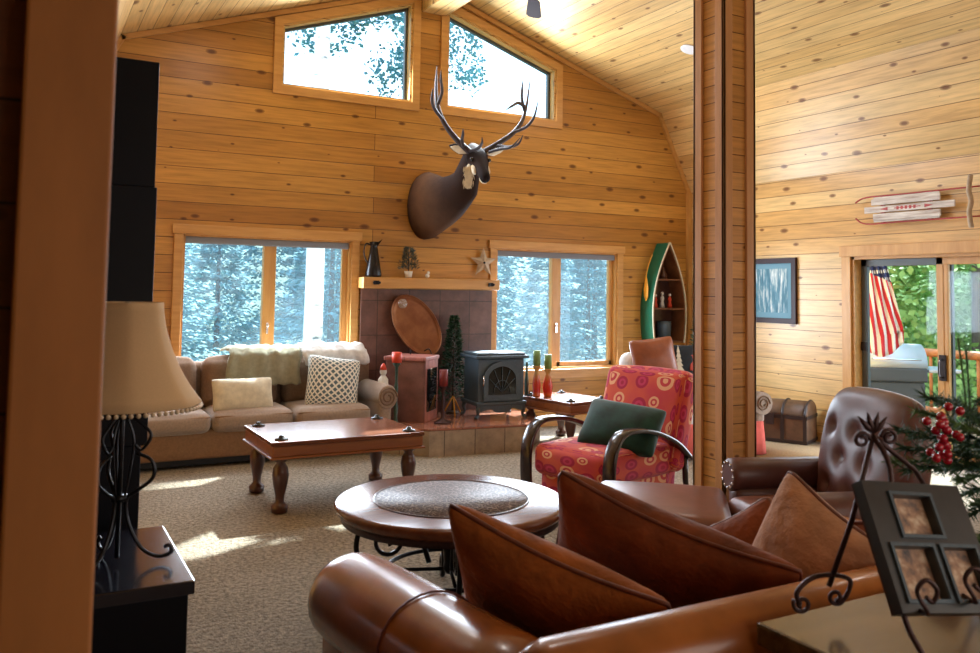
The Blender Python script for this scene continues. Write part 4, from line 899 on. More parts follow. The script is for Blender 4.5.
# ------------------------------------------------------------------ canoe shelf
cn = thing('canoe_shelf', 'green half canoe wall shelf with open compartments in the far corner', 'shelf', (7.01, YB - .005, .95))
def hw(t): return .265 * (1 - max(0, (t - .30) / .70) ** 1.9) if t > .3 else .265 - .03 * (1 - t / .3) ** 2
NS = 20; Hc = 1.24
for nm, off, mt in (('hull', 0, 'canoe_green'), ('inner_hull', .014, 'canvas_wood')):
    m = MB()
    for s_ in (-1, 1):
        rings = []
        for i in range(NS + 1):
            t = i / NS; x = max(hw(t) - off, .004); x2 = max(hw(t) - off - .012, .002)
            rings.append([(s_ * x, 0, t * Hc), (s_ * x, -.24, t * Hc), (s_ * x2, -.24, t * Hc), (s_ * x2, 0, t * Hc)])
        m.loft(rings, sm=False)
    m.build(nm, mt, cn, weld=True)
m = MB()
for s_ in (-1, 1): m.tube([(s_ * max(hw(i / NS), .004), -.243, i / NS * Hc) for i in range(NS + 1)], .010, 6)
m.build('gunwale', 'cream_cloth', cn)
m = MB(); pts = [(hw(i / NS), i / NS * Hc) for i in range(NS + 1)]; m.sheet((0, -.004, 0), (1, 0, 0), (0, 0, 1), pts + [(-x, z) for x, z in pts[::-1]][1:], (), .004); m.build('back_panel', 'walnut', cn)
for z in (.012, .42, .78): x = hw(z / Hc) - .014; MB().box(-x, x, -.23, -.008, z - .01, z + .01).build('shelf_board', 'canvas_wood', cn)
m = MB(); m.tube([(-.235, -.12, .62), (-.20, -.12, .9), (-.10, -.12, 1.14)], .008, 6); m.lathe([(0, -.2), (.05, -.12), (.055, 0), (.03, .1), (.008, .15)], (0, 0, 0), 10, sx=.2, M=Matrix.Rotation(.0, 3, 'Y'))
pd = thing('toy_paddle', 'yellow wooden paddle fixed to the green side of the canoe shelf', 'paddle', (6.733, 8.25, 1.62)); 
MB().lathe([(.002, -.16), (.04, -.10), (.045, 0), (.025, .1), (.008, .16)], (0, 0, 0), 12, sx=.2).build('blade', 'paddle_yellow', pd)
MB().tube(smooth_path([(0, 0, .14), (.035, 0, .28), (.10, 0, .42)], 4), .006, 6).build('shaft', 'paddle_yellow', pd)
for i, (x, h, lb, mt) in enumerate(((-.13, .17, 'red figurine at the left of the middle shelf of the canoe', 'candle_red'), (-.02, .2, 'pale figurine in the middle of the canoe shelf row', 'paper'), (.10, .18, 'red figurine at the right of the middle canoe shelf', 'candle_red'))):
    f = thing('shelf_figurine', lb, 'figurine', (7.01 + x, YB - .13, .95 + .431)); MB().lathe([(0, 0), (.032, 0), (.028, .04), (.018, h * .4), (.026, h * .6), (.01, h * .8), (0, h * .82)], (0, 0, 0), 12).build('body', mt, f); MB().ball((0, 0, h * .9), .02, 10).build('head', 'white_paint', f)
o = MB().lathe([(0, 0), (.075, 0), (.09, .2), (.085, .24), (.08, .24), (.07, .02), (0, .02)], (0, 0, 0), 20).build('metal_bucket', 'cast_iron'); o.location = (7.02, YB - .13, .974); tag(o, 'dark metal bucket on the bottom shelf of the canoe', 'bucket')
o = MB().lathe([(0, 0), (.05, 0), (.065, .03), (.06, .03), (0, .015)], (0, 0, 0), 16).build('white_dish', 'white_paint'); o.location = (6.85, YB - .15, .974); tag(o, 'small white dish at the lower left of the canoe shelf', 'dish')
o = MB().lathe([(0, 0), (.05, 0), (.055, .05), (.03, .09), (.02, .14), (0, .15)], (0, 0, 0), 14).build('dark_ornament', 'walnut'); o.location = (7.0, YB - .13, .95 + .791); tag(o, 'dark ornament in the pointed top of the canoe shelf', 'ornament')
small_tree('corner_spruce', 'green artificial tree in the far right corner beside the column', (7.12, 7.60, 0), 1.75, .30, 'needle', 8, 2400)
# framed picture, sled, trunk
pc = thing('framed_picture', 'dark framed winter woodland print on the right wall', 'picture', (XR - .002, 7.02, 1.61)); 
MB().sheet((-.0, 0, 0), (0, 1, 0), (0, 0, 1), [(-.39, -.37), (.39, -.37), (.39, .37), (-.39, .37)], [[(-.33, -.31), (-.33, .31), (.33, .31), (.33, -.31)]], -.03).build('frame', 'frame_dark', pc, bevel=.004)
MB().box(-.016, -.004, -.335, .335, -.315, .315).build('mat_board', 'mat_teal', pc)
m = MB(); b = m.add([(-.0185, .27, -.25), (-.0185, -.27, -.25), (-.0185, -.27, .25), (-.0185, .27, .25)]); m.face((b, b + 1, b + 2, b + 3), False, [(0, 0), (1, 0), (1, 1), (0, 1)]); m.build('print', 'art_trees', pc)
sd = thing('wooden_sled', 'weathered white and red wooden sled hung above the sliding door', 'sled', (XR - .05, 5.10, 2.43))
# along -y (to the right), slats stacked in z
for z, y0, y1 in ((.075, .52, -.22), (0.0, .60, -.36), (-.075, .50, -.22)): MB().box(-.035, -.02, y1, y0, z - .032, z + .032).build('slat', 'sled_wood', sd, bevel=.006)
for s_ in (-1, 1):
    MB().tube(smooth_path([(-.01, .72, s_ * .09 + (0 if s_ > 0 else .02)), (-.0, .60, s_ * .135), (0, .2, s_ * .135), (0, -.62, s_ * .135)], 5), .008, 6).build('runner', 'red_paint', sd)
    MB().obox((-.015, .5, s_ * .115), (-.015, -.2, s_ * .115), .012, .02).build('side_rail', 'sled_wood', sd)
for y in (.4, -.1): MB().box(-.02, 0, y - .02, y + .02, -.13, .13).build('crosspiece', 'red_paint', sd)
MB().tube(smooth_path([(-.045, -.52, .24), (-.045, -.50, .1), (-.045, -.52, 0), (-.045, -.50, -.1), (-.045, -.52, -.24)], 5), .022, 8).build('steering_bar', 'star_wood', sd)
m = MB()
for y, k in ((.42, 1), (-.15, -1)): b = m.add([(-.0365, y, 0), (-.0365, y - .09 * k, .018), (-.0365, y - .09 * k, -.018)]); m.face((b, b + 1, b + 2) if k > 0 else (b + 2, b + 1, b))
m.box(-.0365, -.035, -.02, .26, -.004, .004)
for k in range(5): m.box(-.0368, -.035, .03 + k * .045, .055 + k * .045, -.016, .016)
m.build('red_marking', 'red_paint', sd)
# recessed light and fan
rc = thing('recessed_light', 'round white recessed light in the right ceiling slope beside the column', 'light', (6.13, 6.80, 4.163)); rc.rotation_euler = (0, math.atan2(1.07, 3.18), 0)
MB().lathe([(.07, -.002), (.1, -.004), (.1, .004), (.07, .004)], (0, 0, 0), 28).build('trim_ring', 'light_white', rc); MB().lathe([(0, .002), (.07, .002), (.07, .004), (0, .004)], (0, 0, 0), 24).build('lens', 'paper', rc)
fn = thing('ceiling_fan', 'ceiling fan with dark blades hanging from the ridge beam', 'fan', (3.85, 6.28, 4.76))
MB().tube([(0, 0, 0), (0, 0, -.50)], .015, 8).build('downrod', 'fan_dark', fn); MB().lathe([(0, -.50), (.06, -.50), (.10, -.53), (.10, -.58), (.05, -.60), (0, -.60)], (0, 0, 0), 24).build('motor', 'fan_dark', fn)
for k in range(4):
    a = k * PI / 2 + math.radians(58.5)
    M = Rz(a) @ Matrix.Rotation(.2, 4, 'X'); pts = [(.14, -.02), (.2, -.055), (.60, -.075), (.655, -.05), (.67, 0), (.655, .05), (.60, .075), (.2, .055), (.14, .02)]
    MB().sheet(M @ Vector((0, 0, 0)) + Vector((0, 0, -.57)), M.to_3x3() @ Vector((1, 0, 0)), M.to_3x3() @ Vector((0, 1, 0)), pts, (), .008).build('blade', 'fan_dark', fn)

# ------------------------------------------------------------------ elk mount
ek = thing('elk_mount', 'mounted elk head with wide antlers on the wall between the windows', 'mounted animal', (3.80, YB, 2.48))
def ell(c, t, up, rx, ry, n=24, egg=0):
    c, t = Vector(c), Vector(t).normalized(); s_ = t.cross(Vector(up)).normalized(); u = s_.cross(t)
    return [c + s_ * rx * math.cos(2 * PI * k / n) + u * ry * math.sin(2 * PI * k / n) * (1 + egg * math.sin(2 * PI * k / n)) for k in range(n)]
O = Vector((3.80, YB, 2.48))
def AP(px, py, y):   # point of the mount at depth plane y
    d = cs * ((px - PX) / FPX) - cu * ((py - PY) / FPX) + cf; return CP + d * (y / d.y) - O
poll = AP(476, 154, 7.66); nose = AP(486, 180, 7.27); hd = (nose - poll).normalized(); HL = (nose - poll).length; hs = hd.cross(Vector((0, 0, 1))).normalized(); hu = hs.cross(hd)
S = [((-.02, -.002, -.02), (.1, -1, .0), .215, .36), ((-.0, -.08, -.01), (.1, -1, .05), .225, .365), ((.02, -.18, .0), (.15, -1, .1), .215, .33), ((.05, -.30, .02), (.15, -1, .3), .20, .29),
     ((.09, -.41, .05), (.2, -1, .5), .175, .25), ((.135, -.51, .11), (.25, -.9, .6), .15, .21), ((.175, -.585, .18), (.3, -.8, .8), .13, .18)]
rings = [ell(c, t, (0, 0, 1), rx, ry) for c, t, rx, ry in S]
m_ = poll.lerp(nose, -.10) - hu * .05
rings.append(ell(m_, (hd + Vector((.1, -.5, .8)).normalized()).normalized(), (0, 0, 1), .105, .14))
for t, rx, ry, dz in ((.10, .108, .118, -.02), (.25, .108, .112, -.015), (.40, .094, .098, -.01), (.56, .070, .080, -.005), (.72, .056, .066, 0), (.86, .053, .058, 0), (.95, .048, .050, 0), (1.0, .030, .034, 0), (1.012, .01, .012, 0)):
    rings.append(ell(poll + hd * HL * t + hu * dz, hd, (0, 0, 1), rx, ry))
MB().loft(rings).build('head_and_neck', 'elk_coat', ek)
HM = Matrix((hs, hd, hu)).transposed()
def HP(a, t, u): return poll + hs * a + hd * HL * t + hu * u
MB().ball(HP(0, .97, .008), (.036, .022, .03), 12, HM).build('nose', 'nose_black', ek)
MB().ball(HP(0, .84, -.045), (.044, .07, .026), 12, HM).build('chin_patch', 'fur_white', ek)
for s_ in (-1, 1):
    MB().ball(HP(s_ * .090, .38, .045), .021, 10).build('eye', 'eye', ek)
    MB().ball(HP(s_ * .072, .50, -.030), (.024, .10, .042), 10, HM).build('cheek_patch', 'fur_white', ek)
    rg = []
    for q, wd in ((0, .022), (.2, .05), (.5, .062), (.8, .04), (1, .004)):
        c = HP(s_ * (.08 + .21 * q), .06 - .10 * q, .035 + .03 * q); rg.append([c + hd * math.cos(2 * PI * k / 10) * .014 + hu * math.sin(2 * PI * k / 10) * wd for k in range(10)])
    e_ = MB().loft(rg).build('ear', 'elk_coat', ek)
    rg = []
    for q, wd in ((.1, .012), (.25, .03), (.5, .050), (.78, .030), (.95, .004)):
        c = HP(s_ * (.08 + .21 * q), .06 - .10 * q + .012, .035 + .03 * q) + hd * .012; rg.append([c + hd * math.cos(2 * PI * k / 10) * .006 + hu * math.sin(2 * PI * k / 10) * wd for k in range(10)])
    MB().loft(rg).build('ear_lining', 'fur_white', e_)
m = MB().ball(AP(468.5, 173, 7.585), (.036, .05, .10), 16, Matrix.Rotation(.12, 3, 'Y')); rd = random.Random(4); tc0 = AP(468, 174, 7.56)
for k in range(420):
    c = tc0 + Vector((rd.gauss(0, .019), rd.uniform(-.03, .0), rd.uniform(-.09, .08))); d = Vector((rd.gauss(-.15, .2), -.12, -1)).normalized(); x = d.cross(Vector((0, 1, 0))).normalized() * .006; b = m.add([c, c + d * .03 + x, c + d * .075, c + d * .03 - x]); m.face((b, b + 1, b + 2, b + 3))
m.build('throat_patch', 'fur_white', ek)
def antler(main, tines, nm='antler'):
    m = MB(); P = smooth_path([AP(*p) for p in main], 6); m.tube(P, lerp_list([.034, .029, .026, .024, .020, .015, .004], len(P)), 10)
    for t in tines:
        Q = smooth_path([AP(*p) for p in t], 6); m.tube(Q, lerp_list([.019, .017, .014, .003], len(Q)), 8)
    m.build(nm, 'antler', ek)
antler([(470, 152, 7.62), (458, 141, 7.58), (446, 126, 7.55), (438, 108, 7.6), (436, 90, 7.7), (437, 66, 7.85)],
       [[(470, 151, 7.58), (478, 148, 7.4), (482, 143, 7.25), (482, 137, 7.2)], [(463, 146, 7.58), (462, 140, 7.4), (463, 134, 7.3), (463, 129, 7.25)],
        [(443, 120, 7.57), (434, 108, 7.4), (432, 98, 7.3), (433, 88, 7.25)], [(438, 104, 7.6), (442, 92, 7.55), (441, 80, 7.5), (441, 70, 7.45)]])
antler([(484, 152, 7.62), (499, 143, 7.55), (512, 134, 7.55), (521, 123, 7.6), (526, 108, 7.68), (530, 80, 7.85)],
       [[(489, 152, 7.58), (500, 149, 7.4), (511, 147, 7.25), (520, 138, 7.2)], [(497, 145, 7.55), (508, 147, 7.4), (518, 144, 7.3), (523, 135, 7.25)],
        [(514, 132, 7.55), (526, 127, 7.45), (534, 117, 7.35), (538, 101, 7.3)], [(525, 112, 7.65), (522, 100, 7.6), (522, 90, 7.6), (523, 80, 7.6)], [(524, 106, 7.65), (518, 103, 7.5), (512, 106, 7.4), (506, 110, 7.35)]])
# ------------------------------------------------------------------ left foreground
tw = thing('tall_cabinet', 'tall black cabinet behind the table lamp', 'cabinet', (.15, 3.72, 0))
MB().box(-.28, .265, -.25, .25, 0, .95).build('base_cabinet', 'lacquer', tw, bevel=.004)
MB().box(-.28, .285, -.26, .25, .95, 1.93).build('middle_section', 'lacquer', tw, bevel=.004)
MB().box(-.28, .278, -.25, .25, 1.93, 2.42).build('upper_section', 'lacquer', tw, bevel=.004)
bt_ = thing('black_side_table', 'glossy black side table under the lamp', 'table', (.148, 2.93, 0))
MB().box(-.33, .325, -.32, .32, .66, .70).build('tabletop', 'lacquer_gloss', bt_, bevel=.004)
MB().box(-.31, .31, -.305, .305, 0, .66).build('body', 'lacquer', bt_, bevel=.004)
lp = thing('table_lamp', 'table lamp with a flared beige shade on a scrolled iron base', 'lamp', (.285, 2.86, .70))
pr = []
for i in range(13):
    t = i / 12; pr.append((.105 + .120 * t ** 1.8 + .03 * max(0, t - .8), .80 - .315 * t))
rings = []
for r, z in pr:
    rings.append([(r * (1 - .035 * abs(math.sin(4 * a))) * math.cos(a), r * (1 - .035 * abs(math.sin(4 * a))) * math.sin(a), z) for a in [2 * PI * k / 64 for k in range(64)]])
sh_ = MB().loft(rings, cap=False).build('lamp_shade', 'shade', lp); sh_.modifiers.new('thick', 'SOLIDIFY').thickness = .003
m = MB()
for k in range(8):
    a = k * PI / 4; m.tube([(r * math.cos(a) * 1.003, r * math.sin(a) * 1.003, z) for r, z in pr], .0022, 5)
m.build('shade_seam', 'cream_cloth', sh_)
m = MB(); rb = pr[-1][0]
for k in range(72): a = 2 * PI * k / 72; m.ball((rb * .985 * math.cos(a), rb * .985 * math.sin(a), pr[-1][1] - .007), .0075, 6)
m.build('bead_fringe', 'bead', sh_)
MB().tube([(0, 0, .02), (0, 0, .80)], .007, 8).build('centre_rod', 'iron_lamp', lp)
MB().lathe([(0, .19), (.022, .19), (.024, .21), (0, .21)], (0, 0, 0), 12).build('collar', 'iron_lamp', lp)
MB().lathe([(0, .44), (.03, .44), (.034, .46), (0, .47)], (0, 0, 0), 12).build('collar', 'iron_lamp', lp)
for k in range(3):
    a = k * PI * 2 / 3 - .25; U = Vector((math.cos(a), math.sin(a), 0)); Z = Vector((0, 0, 1))
    P = [U * r + Z * z for r, z in ((.018, .455), (.05, .43), (.085, .39), (.06, .345), (.04, .36))]
    m = MB().tube(smooth_path(P, 6), .005, 6)
    m.tube(smooth_path([U * r + Z * z for r, z in ((.045, .335), (.09, .31), (.095, .26), (.05, .22), (.02, .195), (.03, .12), (.07, .045), (.12, .018), (.155, .028), (.15, .05), (.135, .045))], 6), .006, 6)
    m.tube(smooth_path([U * r + Z * z for r, z in ((.012, .45), (.035, .38), (.03, .3), (.015, .2))], 5), .004, 6)
    m.build('scroll_leg', 'iron_lamp', lp)

# ------------------------------------------------------------------ leather sofa seen from behind
LS = thing('leather_sofa', 'brown leather sofa with a wide rolled arm in the foreground', 'sofa', (2.15, 2.2, 0))
# local coordinates = world - (2.15, 2.2, 0)
lx = lambda p: (p[0] - 2.15, p[1] - 2.2, p[2])
MB().rbox(lx((2.15, 2.22, .2)), (2.1, 1.1, .34), .05, 5).build('base', 'leather_sofa', LS, weld=True)
for k in range(2): MB().rbox(lx((1.70 + .92 * k, 2.33, .385)), (.90, .92, .17), .07, 6, (0, .01, .03)).build('seat_cushion', 'leather_seat', LS, weld=True)
rings = []
for x in (1.02, 1.06, 3.24, 3.28):
    k = .93 if x in (1.02, 3.28) else 1
    pf = [(1.72, .25), (1.72, .52), (1.69, .66), (1.655, .735), (1.60, .77), (1.54, .765), (1.495, .72), (1.485, .65), (1.51, .5), (1.52, .08), (1.70, .08)]
    rings.append([lx((x, 1.665 + (y - 1.60) * k, .42 + (z - .42) * k)) for y, z in pf])
MB().loft(rings).build('backrest', 'leather_sofa', LS, bevel=.0)
def roll_arm(P, R, zc, side, root, mat, origin, drop=0):
    A, B = Vector(P[0]), Vector(P[1]); d = (B - A).normalized(); s_ = Vector((d.y, -d.x, 0)); rings = []
    L = (B - A).length; org = Vector(origin)
    for t, k in ((0, .35), (.008, .62), (.03, .86), (.065, .97), (.11, 1), (.3, 1.02), (.5, 1), (.75, 1), (1, 1)):
        c = A + d * L * t; rr = R * k; z = zc[0] + (zc[1] - zc[0]) * t
        rings.append([c + s_ * rr * math.cos(2 * PI * q / 24) * 1.08 + Vector((0, 0, z + rr * math.sin(2 * PI * q / 24))) - org for q in range(24)])
    m = MB().loft(rings)
    rings = []
    for t, k in ((.02, .8), (.05, 1), (1, 1)):
        c = A + d * L * t
        rings.append([c + s_ * (xx * k) + Vector((0, 0, zz)) - org for xx, zz in ((-R * .7, .06), (R * .62, .06), (R * .62, zc[0] - R * .2), (R * .3, zc[0]), (-R * .5, zc[0]), (-R * .7, zc[0] - R * .4))])
    m.loft(rings); return m.build('arm', mat, root)
roll_arm([(1.02, 2.90, 0), (1.13, 1.66, 0)], .15, (.50, .545), -1, LS, 'leather_sofa', (2.15, 2.2, 0))
roll_arm([(3.22, 2.86, 0), (3.19, 1.66, 0)], .13, (.44, .48), 1, LS, 'leather_sofa', (2.15, 2.2, 0))
seam = MB().tube([lx((1.075 + .165 * math.cos(a), 2.28, .523 + .155 * math.sin(a))) for a in [PI * k / 14 for k in range(15)]], .004, 6); seam.build('arm_seam', 'piping', LS)
def DP(px, py, dep): return CP + cs * ((px - PX) / FPX * dep) - cu * ((py - PY) / FPX * dep) + cf * dep
def corner_pillow(name, label, mat, tl, tr, w_, h_, t, lean=(0, .35, 1), seed=0, pipe='piping', pinch=.08, sag=.0):
    tl, tr = Vector(tl), Vector(tr); w_ = (tr - tl).length * 1.03; x = (tr - tl).normalized(); up = Vector(lean); up = (up - x * up.dot(x)).normalized()
    c = (tl + tr) / 2 - up * h_ / 2 * 1.0
    M = frame3(x, up); M.translation = c
    return make_pillow(name, label, 'pillow', mat, w_, h_, t, M, pipe, seed, pinch=pinch, sag=sag)
def WP(px, py, y):
    d = cs * ((px - PX) / FPX) - cu * ((py - PY) / FPX) + cf; return CP + d * (y / d.y)
UPH = tuple(cu * .72 - cf * .70)
corner_pillow('rust_pillow', 'large rust suede pillow with a pointed corner, nearest the rolled leather arm', 'suede_rust', DP(446, 499, 2.40), DP(674, 603, 2.13), .62, .64, .21, UPH, 1, sag=.05)
corner_pillow('brown_pillow', 'wide dark brown suede pillow in the middle of the leather sofa', 'suede_dark', DP(558, 466, 2.62), DP(808, 570, 2.36), .78, .66, .24, UPH, 2, sag=.06)
corner_pillow('tan_pillow', 'tan suede pillow with a peaked corner behind the photo easel', 'suede_tan', DP(790, 466, 2.85), DP(890, 548, 2.50), .56, .56, .22, tuple(cu * .75 + cs * .38 - cf * .45), 3, pinch=.1)
corner_pillow('slim_pillow', 'leather piped pillow peeking out behind the wide dark brown pillow', 'suede_dark', WP(700, 530, 2.62), WP(768, 494, 2.40), .42, .42, .12, (.35, .1, 1), 4, pipe='leather_seat')
corner_pillow('dark_red_pillow', 'dark reddish pillow in the shade behind the easel legs', 'suede_dark', DP(840, 520, 2.72), DP(950, 515, 2.45), .5, .5, .18, tuple(cu * .8 - cf * .5), 9)
# leather ottoman
ot = thing('leather_ottoman', 'low brown leather ottoman in front of the tufted leather chair', 'ottoman', (2.95, 3.50, 0), math.radians(-41))
MB().rbox((0, 0, .39), (.72, .80, .2), .07, 7, (0, 0, .02)).build('cushion_top', 'leather_seat', ot, weld=True); MB().rbox((0, 0, .19), (.56, .64, .24), .03, 4).build('base', 'leather_chair', ot, weld=True)
for sx_ in (-.22, .22):
    for sy in (-.26, .26): MB().lathe([(.02, 0), (.03, .03), (.03, .09), (0, .09)], (sx_, sy, 0), 12).build('foot', 'walnut', ot)
# tufted chair: faces -Y locally
tc_ = thing('tufted_leather_chair', 'high backed tufted brown leather chair beyond the easel', 'armchair', (3.61, 3.11, 0), math.radians(-138 + 180 + 0))
tc_.rotation_euler = (0, 0, math.radians(250))
MB().rbox((0, .02, .375), (.60, .72, .17), .07, 7, (0, .0, .03)).build('seat_cushion', 'leather_seat', tc_, weld=True)
MB().rbox((0, 0, .19), (.78, .78, .24), .04, 4).build('base', 'leather_chair', tc_, weld=True)
# back with tufting
def tufted(m, w_, h_, t, M, n=44):
    bt = []
    for r in range(3):
        for c in range(3 if r % 2 == 0 else 2): bt.append((-.56 + c * .56 + (0 if r % 2 == 0 else .28), -.5 + r * .42))
    for sg in (1, -1):
        g = []
        for i in range(n + 1):
            for j in range(n + 1):
                u = math.sin((-1 + 2 * i / n) * PI / 2); v = math.sin((-1 + 2 * j / n) * PI / 2)
                rc_ = 1 - .13 * max(0, v) ** 2 * u * u - .1 * abs(u) ** 2 * v * v
                th = t / 2 * ((1 - u ** 4) * (1 - v ** 4)) ** .5
                if sg > 0:
                    for bu, bv in bt: d2 = ((u - bu) * w_ / 2) ** 2 + ((v - bv) * h_ / 2) ** 2; th -= .032 * math.exp(-d2 / .0016) + .012 * math.exp(-d2 / .008)
                g.append(M @ Vector((u * w_ / 2 * rc_, v * h_ / 2 * (1 - .10 * u * u * (v > 0)), sg * th)))
        b = m.add(g)
        for i in range(n):
            for j in range(n):
                q = [b + i * (n + 1) + j, b + (i + 1) * (n + 1) + j, b + (i + 1) * (n + 1) + j + 1, b + i * (n + 1) + j + 1]
                if sg < 0: q.reverse()
                m.face(q, True)
    return bt
M = T((0, .36, .70), Matrix.Rotation(PI / 2 - .16, 4, 'X'))
m = MB(); bt = tufted(m, .82, .74, .26, M); bk = m.build('backrest', 'leather_chair', tc_, weld=True)
for u, v in bt: MB().ball(M @ Vector((u * .40, v * .39, .072)), .012, 8).build('button', 'leather_chair', bk)
for s_ in (-1, 1):
    m = MB(); m.rbox((s_ * .40, .06, .28), (.13, .60, .42), .05, 4)
    m.loft([[(s_ * .42 + .095 * k * math.cos(a), y, .54 + .095 * k * math.sin(a)) for a in [2 * PI * q / 20 for q in range(20)]] for y, k in ((-.25, .8), (-.235, .97), (-.20, 1), (.3, 1))])
    a_ = m.build('arm', 'leather_chair', tc_)
    m = MB()
    for q in range(12): a = 2 * PI * q / 12; m.ball((s_ * .42 + .07 * math.cos(a), -.25, .54 + .07 * math.sin(a)), .009, 6)
    m.build('nailheads', 'chrome', a_)
    MB().lathe([(.018, 0), (.03, .03), (.03, .08), (0, .08)], (s_ * .33, -.33, 0), 12).build('foot', 'walnut', tc_)

# ------------------------------------------------------------------ console with easel and greenery
cn_ = thing('console_table', 'dark plank console table behind the leather sofa', 'table', (2.2, 1.26, 0))
MB().box(-.60, .65, -.28, .28, .70, .755).build('tabletop', 'console_wood', cn_, bevel=.008)
MB().box(-.56, .62, -.26, .20, .58, .70).build('apron', 'console_wood', cn_, bevel=.004)
for x in (-.52, .57):
    for y in (-.22, .16): MB().box(x - .035, x + .035, y - .035, y + .035, 0, .58).build('leg', 'console_wood', cn_, bevel=.004)
CT = .756
# picture frame held on a wrought iron easel
O1 = DP(893, 616, 1.83); tl = DP(852, 484, 1.99); up = tl - O1; H_ = up.length; upn = up.normalized()
rt_ = DP(962, 594, 1.93) - O1; rt_ = (rt_ - upn * rt_.dot(upn)).normalized(); nr = rt_.cross(upn)
M = Matrix((rt_, upn, nr)).transposed().to_4x4(); M.translation = O1
pf = thing('photo_frame', 'dark collage photo frame tilted on the wrought iron easel', 'picture frame', O1); pf.rotation_euler = M.to_3x3().to_euler()
W_ = .30
hr = [(.075, .185, .19, .285), (.03, .03, .145, .155), (.175, .03, .275, .155)]
hr = [(a_, b_ * H_ / .32, c_, d_ * H_ / .32) for a_, b_, c_, d_ in hr]
holes = [[(x0, y0), (x0, y1), (x1, y1), (x1, y0)] for x0, y0, x1, y1 in hr]
y1_, y2_, y3_ = hr[1][1], hr[1][3], hr[0][1]; y4_ = hr[0][3]
m = MB(); m.box(0, W_, 0, y1_, 0, .03); m.box(0, .03, y1_, y2_, 0, .03); m.box(.145, .175, y1_, y2_, 0, .03); m.box(.275, W_, y1_, y2_, 0, .03); m.box(0, W_, y2_, y3_, 0, .03); m.box(0, .075, y3_, y4_, 0, .03); m.box(.19, W_, y3_, y4_, 0, .03); m.box(0, W_, y4_, H_, 0, .03)
m.build('frame', 'frame_teal', pf)
for hl in holes:
    (x0, y0), (x1, y1) = hl[0], hl[2]
    MB().box(x0 - .008, x1 + .008, y0 - .008, y0, .03, .036).box(x0 - .008, x1 + .008, y1, y1 + .008, .03, .036).box(x0 - .008, x0, y0, y1, .03, .036).box(x1, x1 + .008, y0, y1, .03, .036).build('inner_moulding', 'cast_iron', pf)
    m = MB(); b = m.add([(x0, y0, .008), (x1, y0, .008), (x1, y1, .008), (x0, y1, .008)]); m.face((b, b + 1, b + 2, b + 3), False, [(x0 * 9, y0 * 9), (x1 * 9, y0 * 9), (x1 * 9, y1 * 9), (x0 * 9, y1 * 9)]); m.build('photograph', 'photo_print', pf)
MB().box(0, W_, 0, H_, -.004, .004).build('backing', 'walnut', pf)
ea = thing('iron_easel', 'wrought iron scroll easel holding the photo frame on the console', 'easel', (1.95, 1.38, CT)); eo = Vector((1.95, 1.38, CT)); E_ = lambda px, py, d: DP(px, py, d) - eo
R1 = .0065
MB().tube([E_(873, 436, 2.06), E_(852, 520, 2.06), E_(829, 586, 2.06)], R1, 8).build('left_leg', 'iron_brown', ea)
U = cs.copy(); V = cu.copy()
m = MB().tube(smooth_path([E_(800, 604, 2.04), E_(797, 592, 2.04), E_(812, 578, 2.05), (E_(832, 575, 2.06)), E_(850, 580, 2.07), E_(846, 596, 2.07), E_(838, 602, 2.07)], 6), R1 * .9, 8)
m.tube(spiral(E_(802, 604, 2.04), .022, .007, 2.6, 2.6 + PI * 2.6, 24, U, V), R1 * .8, 6); m.tube(spiral(E_(836, 597, 2.07), .020, .007, 0, -PI * 2.6, 24, U, V), R1 * .8, 6); m.build('left_foot', 'iron_brown', ea)
m = MB().tube(smooth_path([E_(873, 436, 2.06), E_(890, 470, 2.02), E_(893, 560, 1.93), E_(906, 622, 1.86), E_(925, 660, 1.82), E_(930, 690, 1.80)], 5), R1, 8); m.build('right_leg', 'iron_brown', ea)
m = MB().tube([E_(873, 436, 2.06), E_(915, 470, 2.20), E_(985, 585, 2.3)], R1, 8); m.build('back_leg', 'iron_brown', ea)
m = MB()
m.tube(spiral(E_(862, 440, 2.06), .020, .006, 0, PI * 2.8, 26, U, V), R1 * .8, 6); m.tube(spiral(E_(889, 437, 2.06), .020, .006, PI, PI - PI * 2.8, 26, U, V), R1 * .8, 6)
for a in (-.7, -.25, .25, .7): m.lathe([(.001, 0), (.009, .02), (.006, .04), (.001, .055)], E_(873, 434, 2.06), 8, sx=.9, M=Matrix.Rotation(a, 3, Vector(cf)))
m.build('top_scroll', 'iron_brown', ea)
for px_, py_ in ((925, 600), (973, 588)):
    dd = 1.79 if px_ < 950 else 1.86
    m = MB().tube(smooth_path([E_(px_ - 12, py_ + 6, dd + .07), E_(px_ + 3, py_ + 14, dd), E_(px_ - 8, py_ - 8, dd), E_(px_ + 1, py_ - 20, dd), E_(px_ + 12, py_ - 10, dd), E_(px_ + 8, py_ + 2, dd), E_(px_ + 1, py_ - 3, dd)], 6), R1 * .8, 6); m.build('hook', 'iron_brown', ea)
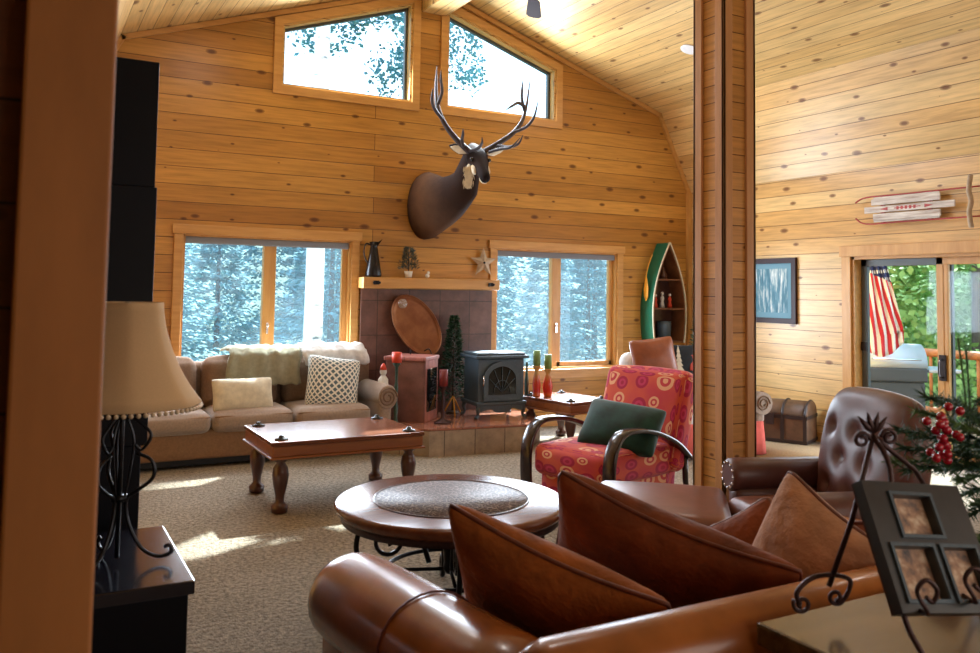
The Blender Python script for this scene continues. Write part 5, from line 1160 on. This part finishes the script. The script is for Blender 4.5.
# greenery arrangement in a dark urn
gp = thing('berry_arrangement', 'evergreen arrangement with red berries in a dark urn on the console', 'plant', (2.62, 1.33, CT))
MB().lathe([(0, 0), (.06, 0), (.065, .015), (.03, .04), (.05, .1), (.085, .2), (.09, .25), (.08, .25), (0, .22)], (0, 0, 0), 20).build('urn', 'black_enamel', gp)
rd = random.Random(12)
go = Vector((2.62, 1.33, CT)); G_ = lambda px, py, d: DP(px, py, d) - go
tips = [(894, 462), (902, 448), (898, 430), (915, 410), (925, 396), (938, 398), (955, 402), (980, 400), (1000, 430), (1010, 470), (905, 470), (940, 470), (960, 450), (985, 460), (930, 430), (950, 425), (972, 420), (925, 455), (960, 480), (990, 495), (1020, 500), (975, 505), (945, 400), (912, 436), (975, 545), (962, 520), (995, 530), (1010, 560), (985, 580), (950, 500)]
for i, (a, b_) in enumerate(tips):
    tp = G_(a, b_, 2.48 + rd.uniform(-.14, .12)); st_ = Vector((rd.uniform(-.03, .03), rd.uniform(-.03, .03), .22)); mid = (st_ + tp) / 2 + Vector((0, 0, .05)); P = smooth_path([st_, mid, tp], 8)
    m = MB(); m.tube(P, .003, 5)
    for k in range(300):
        q = rd.random() ** .7; j = min(int(q * (len(P) - 1)), len(P) - 2); p = P[j].lerp(P[j + 1], rd.random()); dr_ = (P[j + 1] - P[j]).normalized()
        e = (dr_ * .8 + Vector((rd.gauss(0, 1), rd.gauss(0, 1), rd.gauss(0, 1))).normalized()).normalized(); x = e.orthogonal().normalized() * .003; L = rd.uniform(.025, .05)
        b = m.add([p - x, p + x, p + e * L]); m.face((b, b + 1, b + 2))
    m.build('sprig', 'needle' if i % 3 else 'needle_light', gp)
for (a0, b0) in ((941, 400), (958, 338), (966, 350)):
    P = smooth_path([G_(968, 470, 2.45), G_((968 + a0) / 2 + 3, (470 + b0) / 2, 2.45), G_(a0, b0, 2.45)], 8); m = MB(); m.tube(P, .003, 5)
    for k in range(90):
        j = rd.randrange(len(P) - 1); p = P[j].lerp(P[j + 1], rd.random()); e = ((P[j + 1] - P[j]).normalized() * 1.4 + Vector((rd.gauss(0, 1), rd.gauss(0, 1), rd.gauss(0, 1))).normalized()).normalized(); x = e.orthogonal().normalized() * .002
        b = m.add([p - x, p + x, p + e * .05]); m.face((b, b + 1, b + 2))
    m.build('tall_frond', 'needle_light', gp)
for i in range(26):
    px_ = 944 + rd.gauss(0, 7); py_ = 424 + (i / 26) * 46 - 10 + rd.gauss(0, 4)
    if i == 0: px_, py_ = 960, 411
    MB().ball(G_(px_, py_, 2.33 + rd.uniform(-.03, .03)), .0125, 10).build('berry', 'berry', gp)
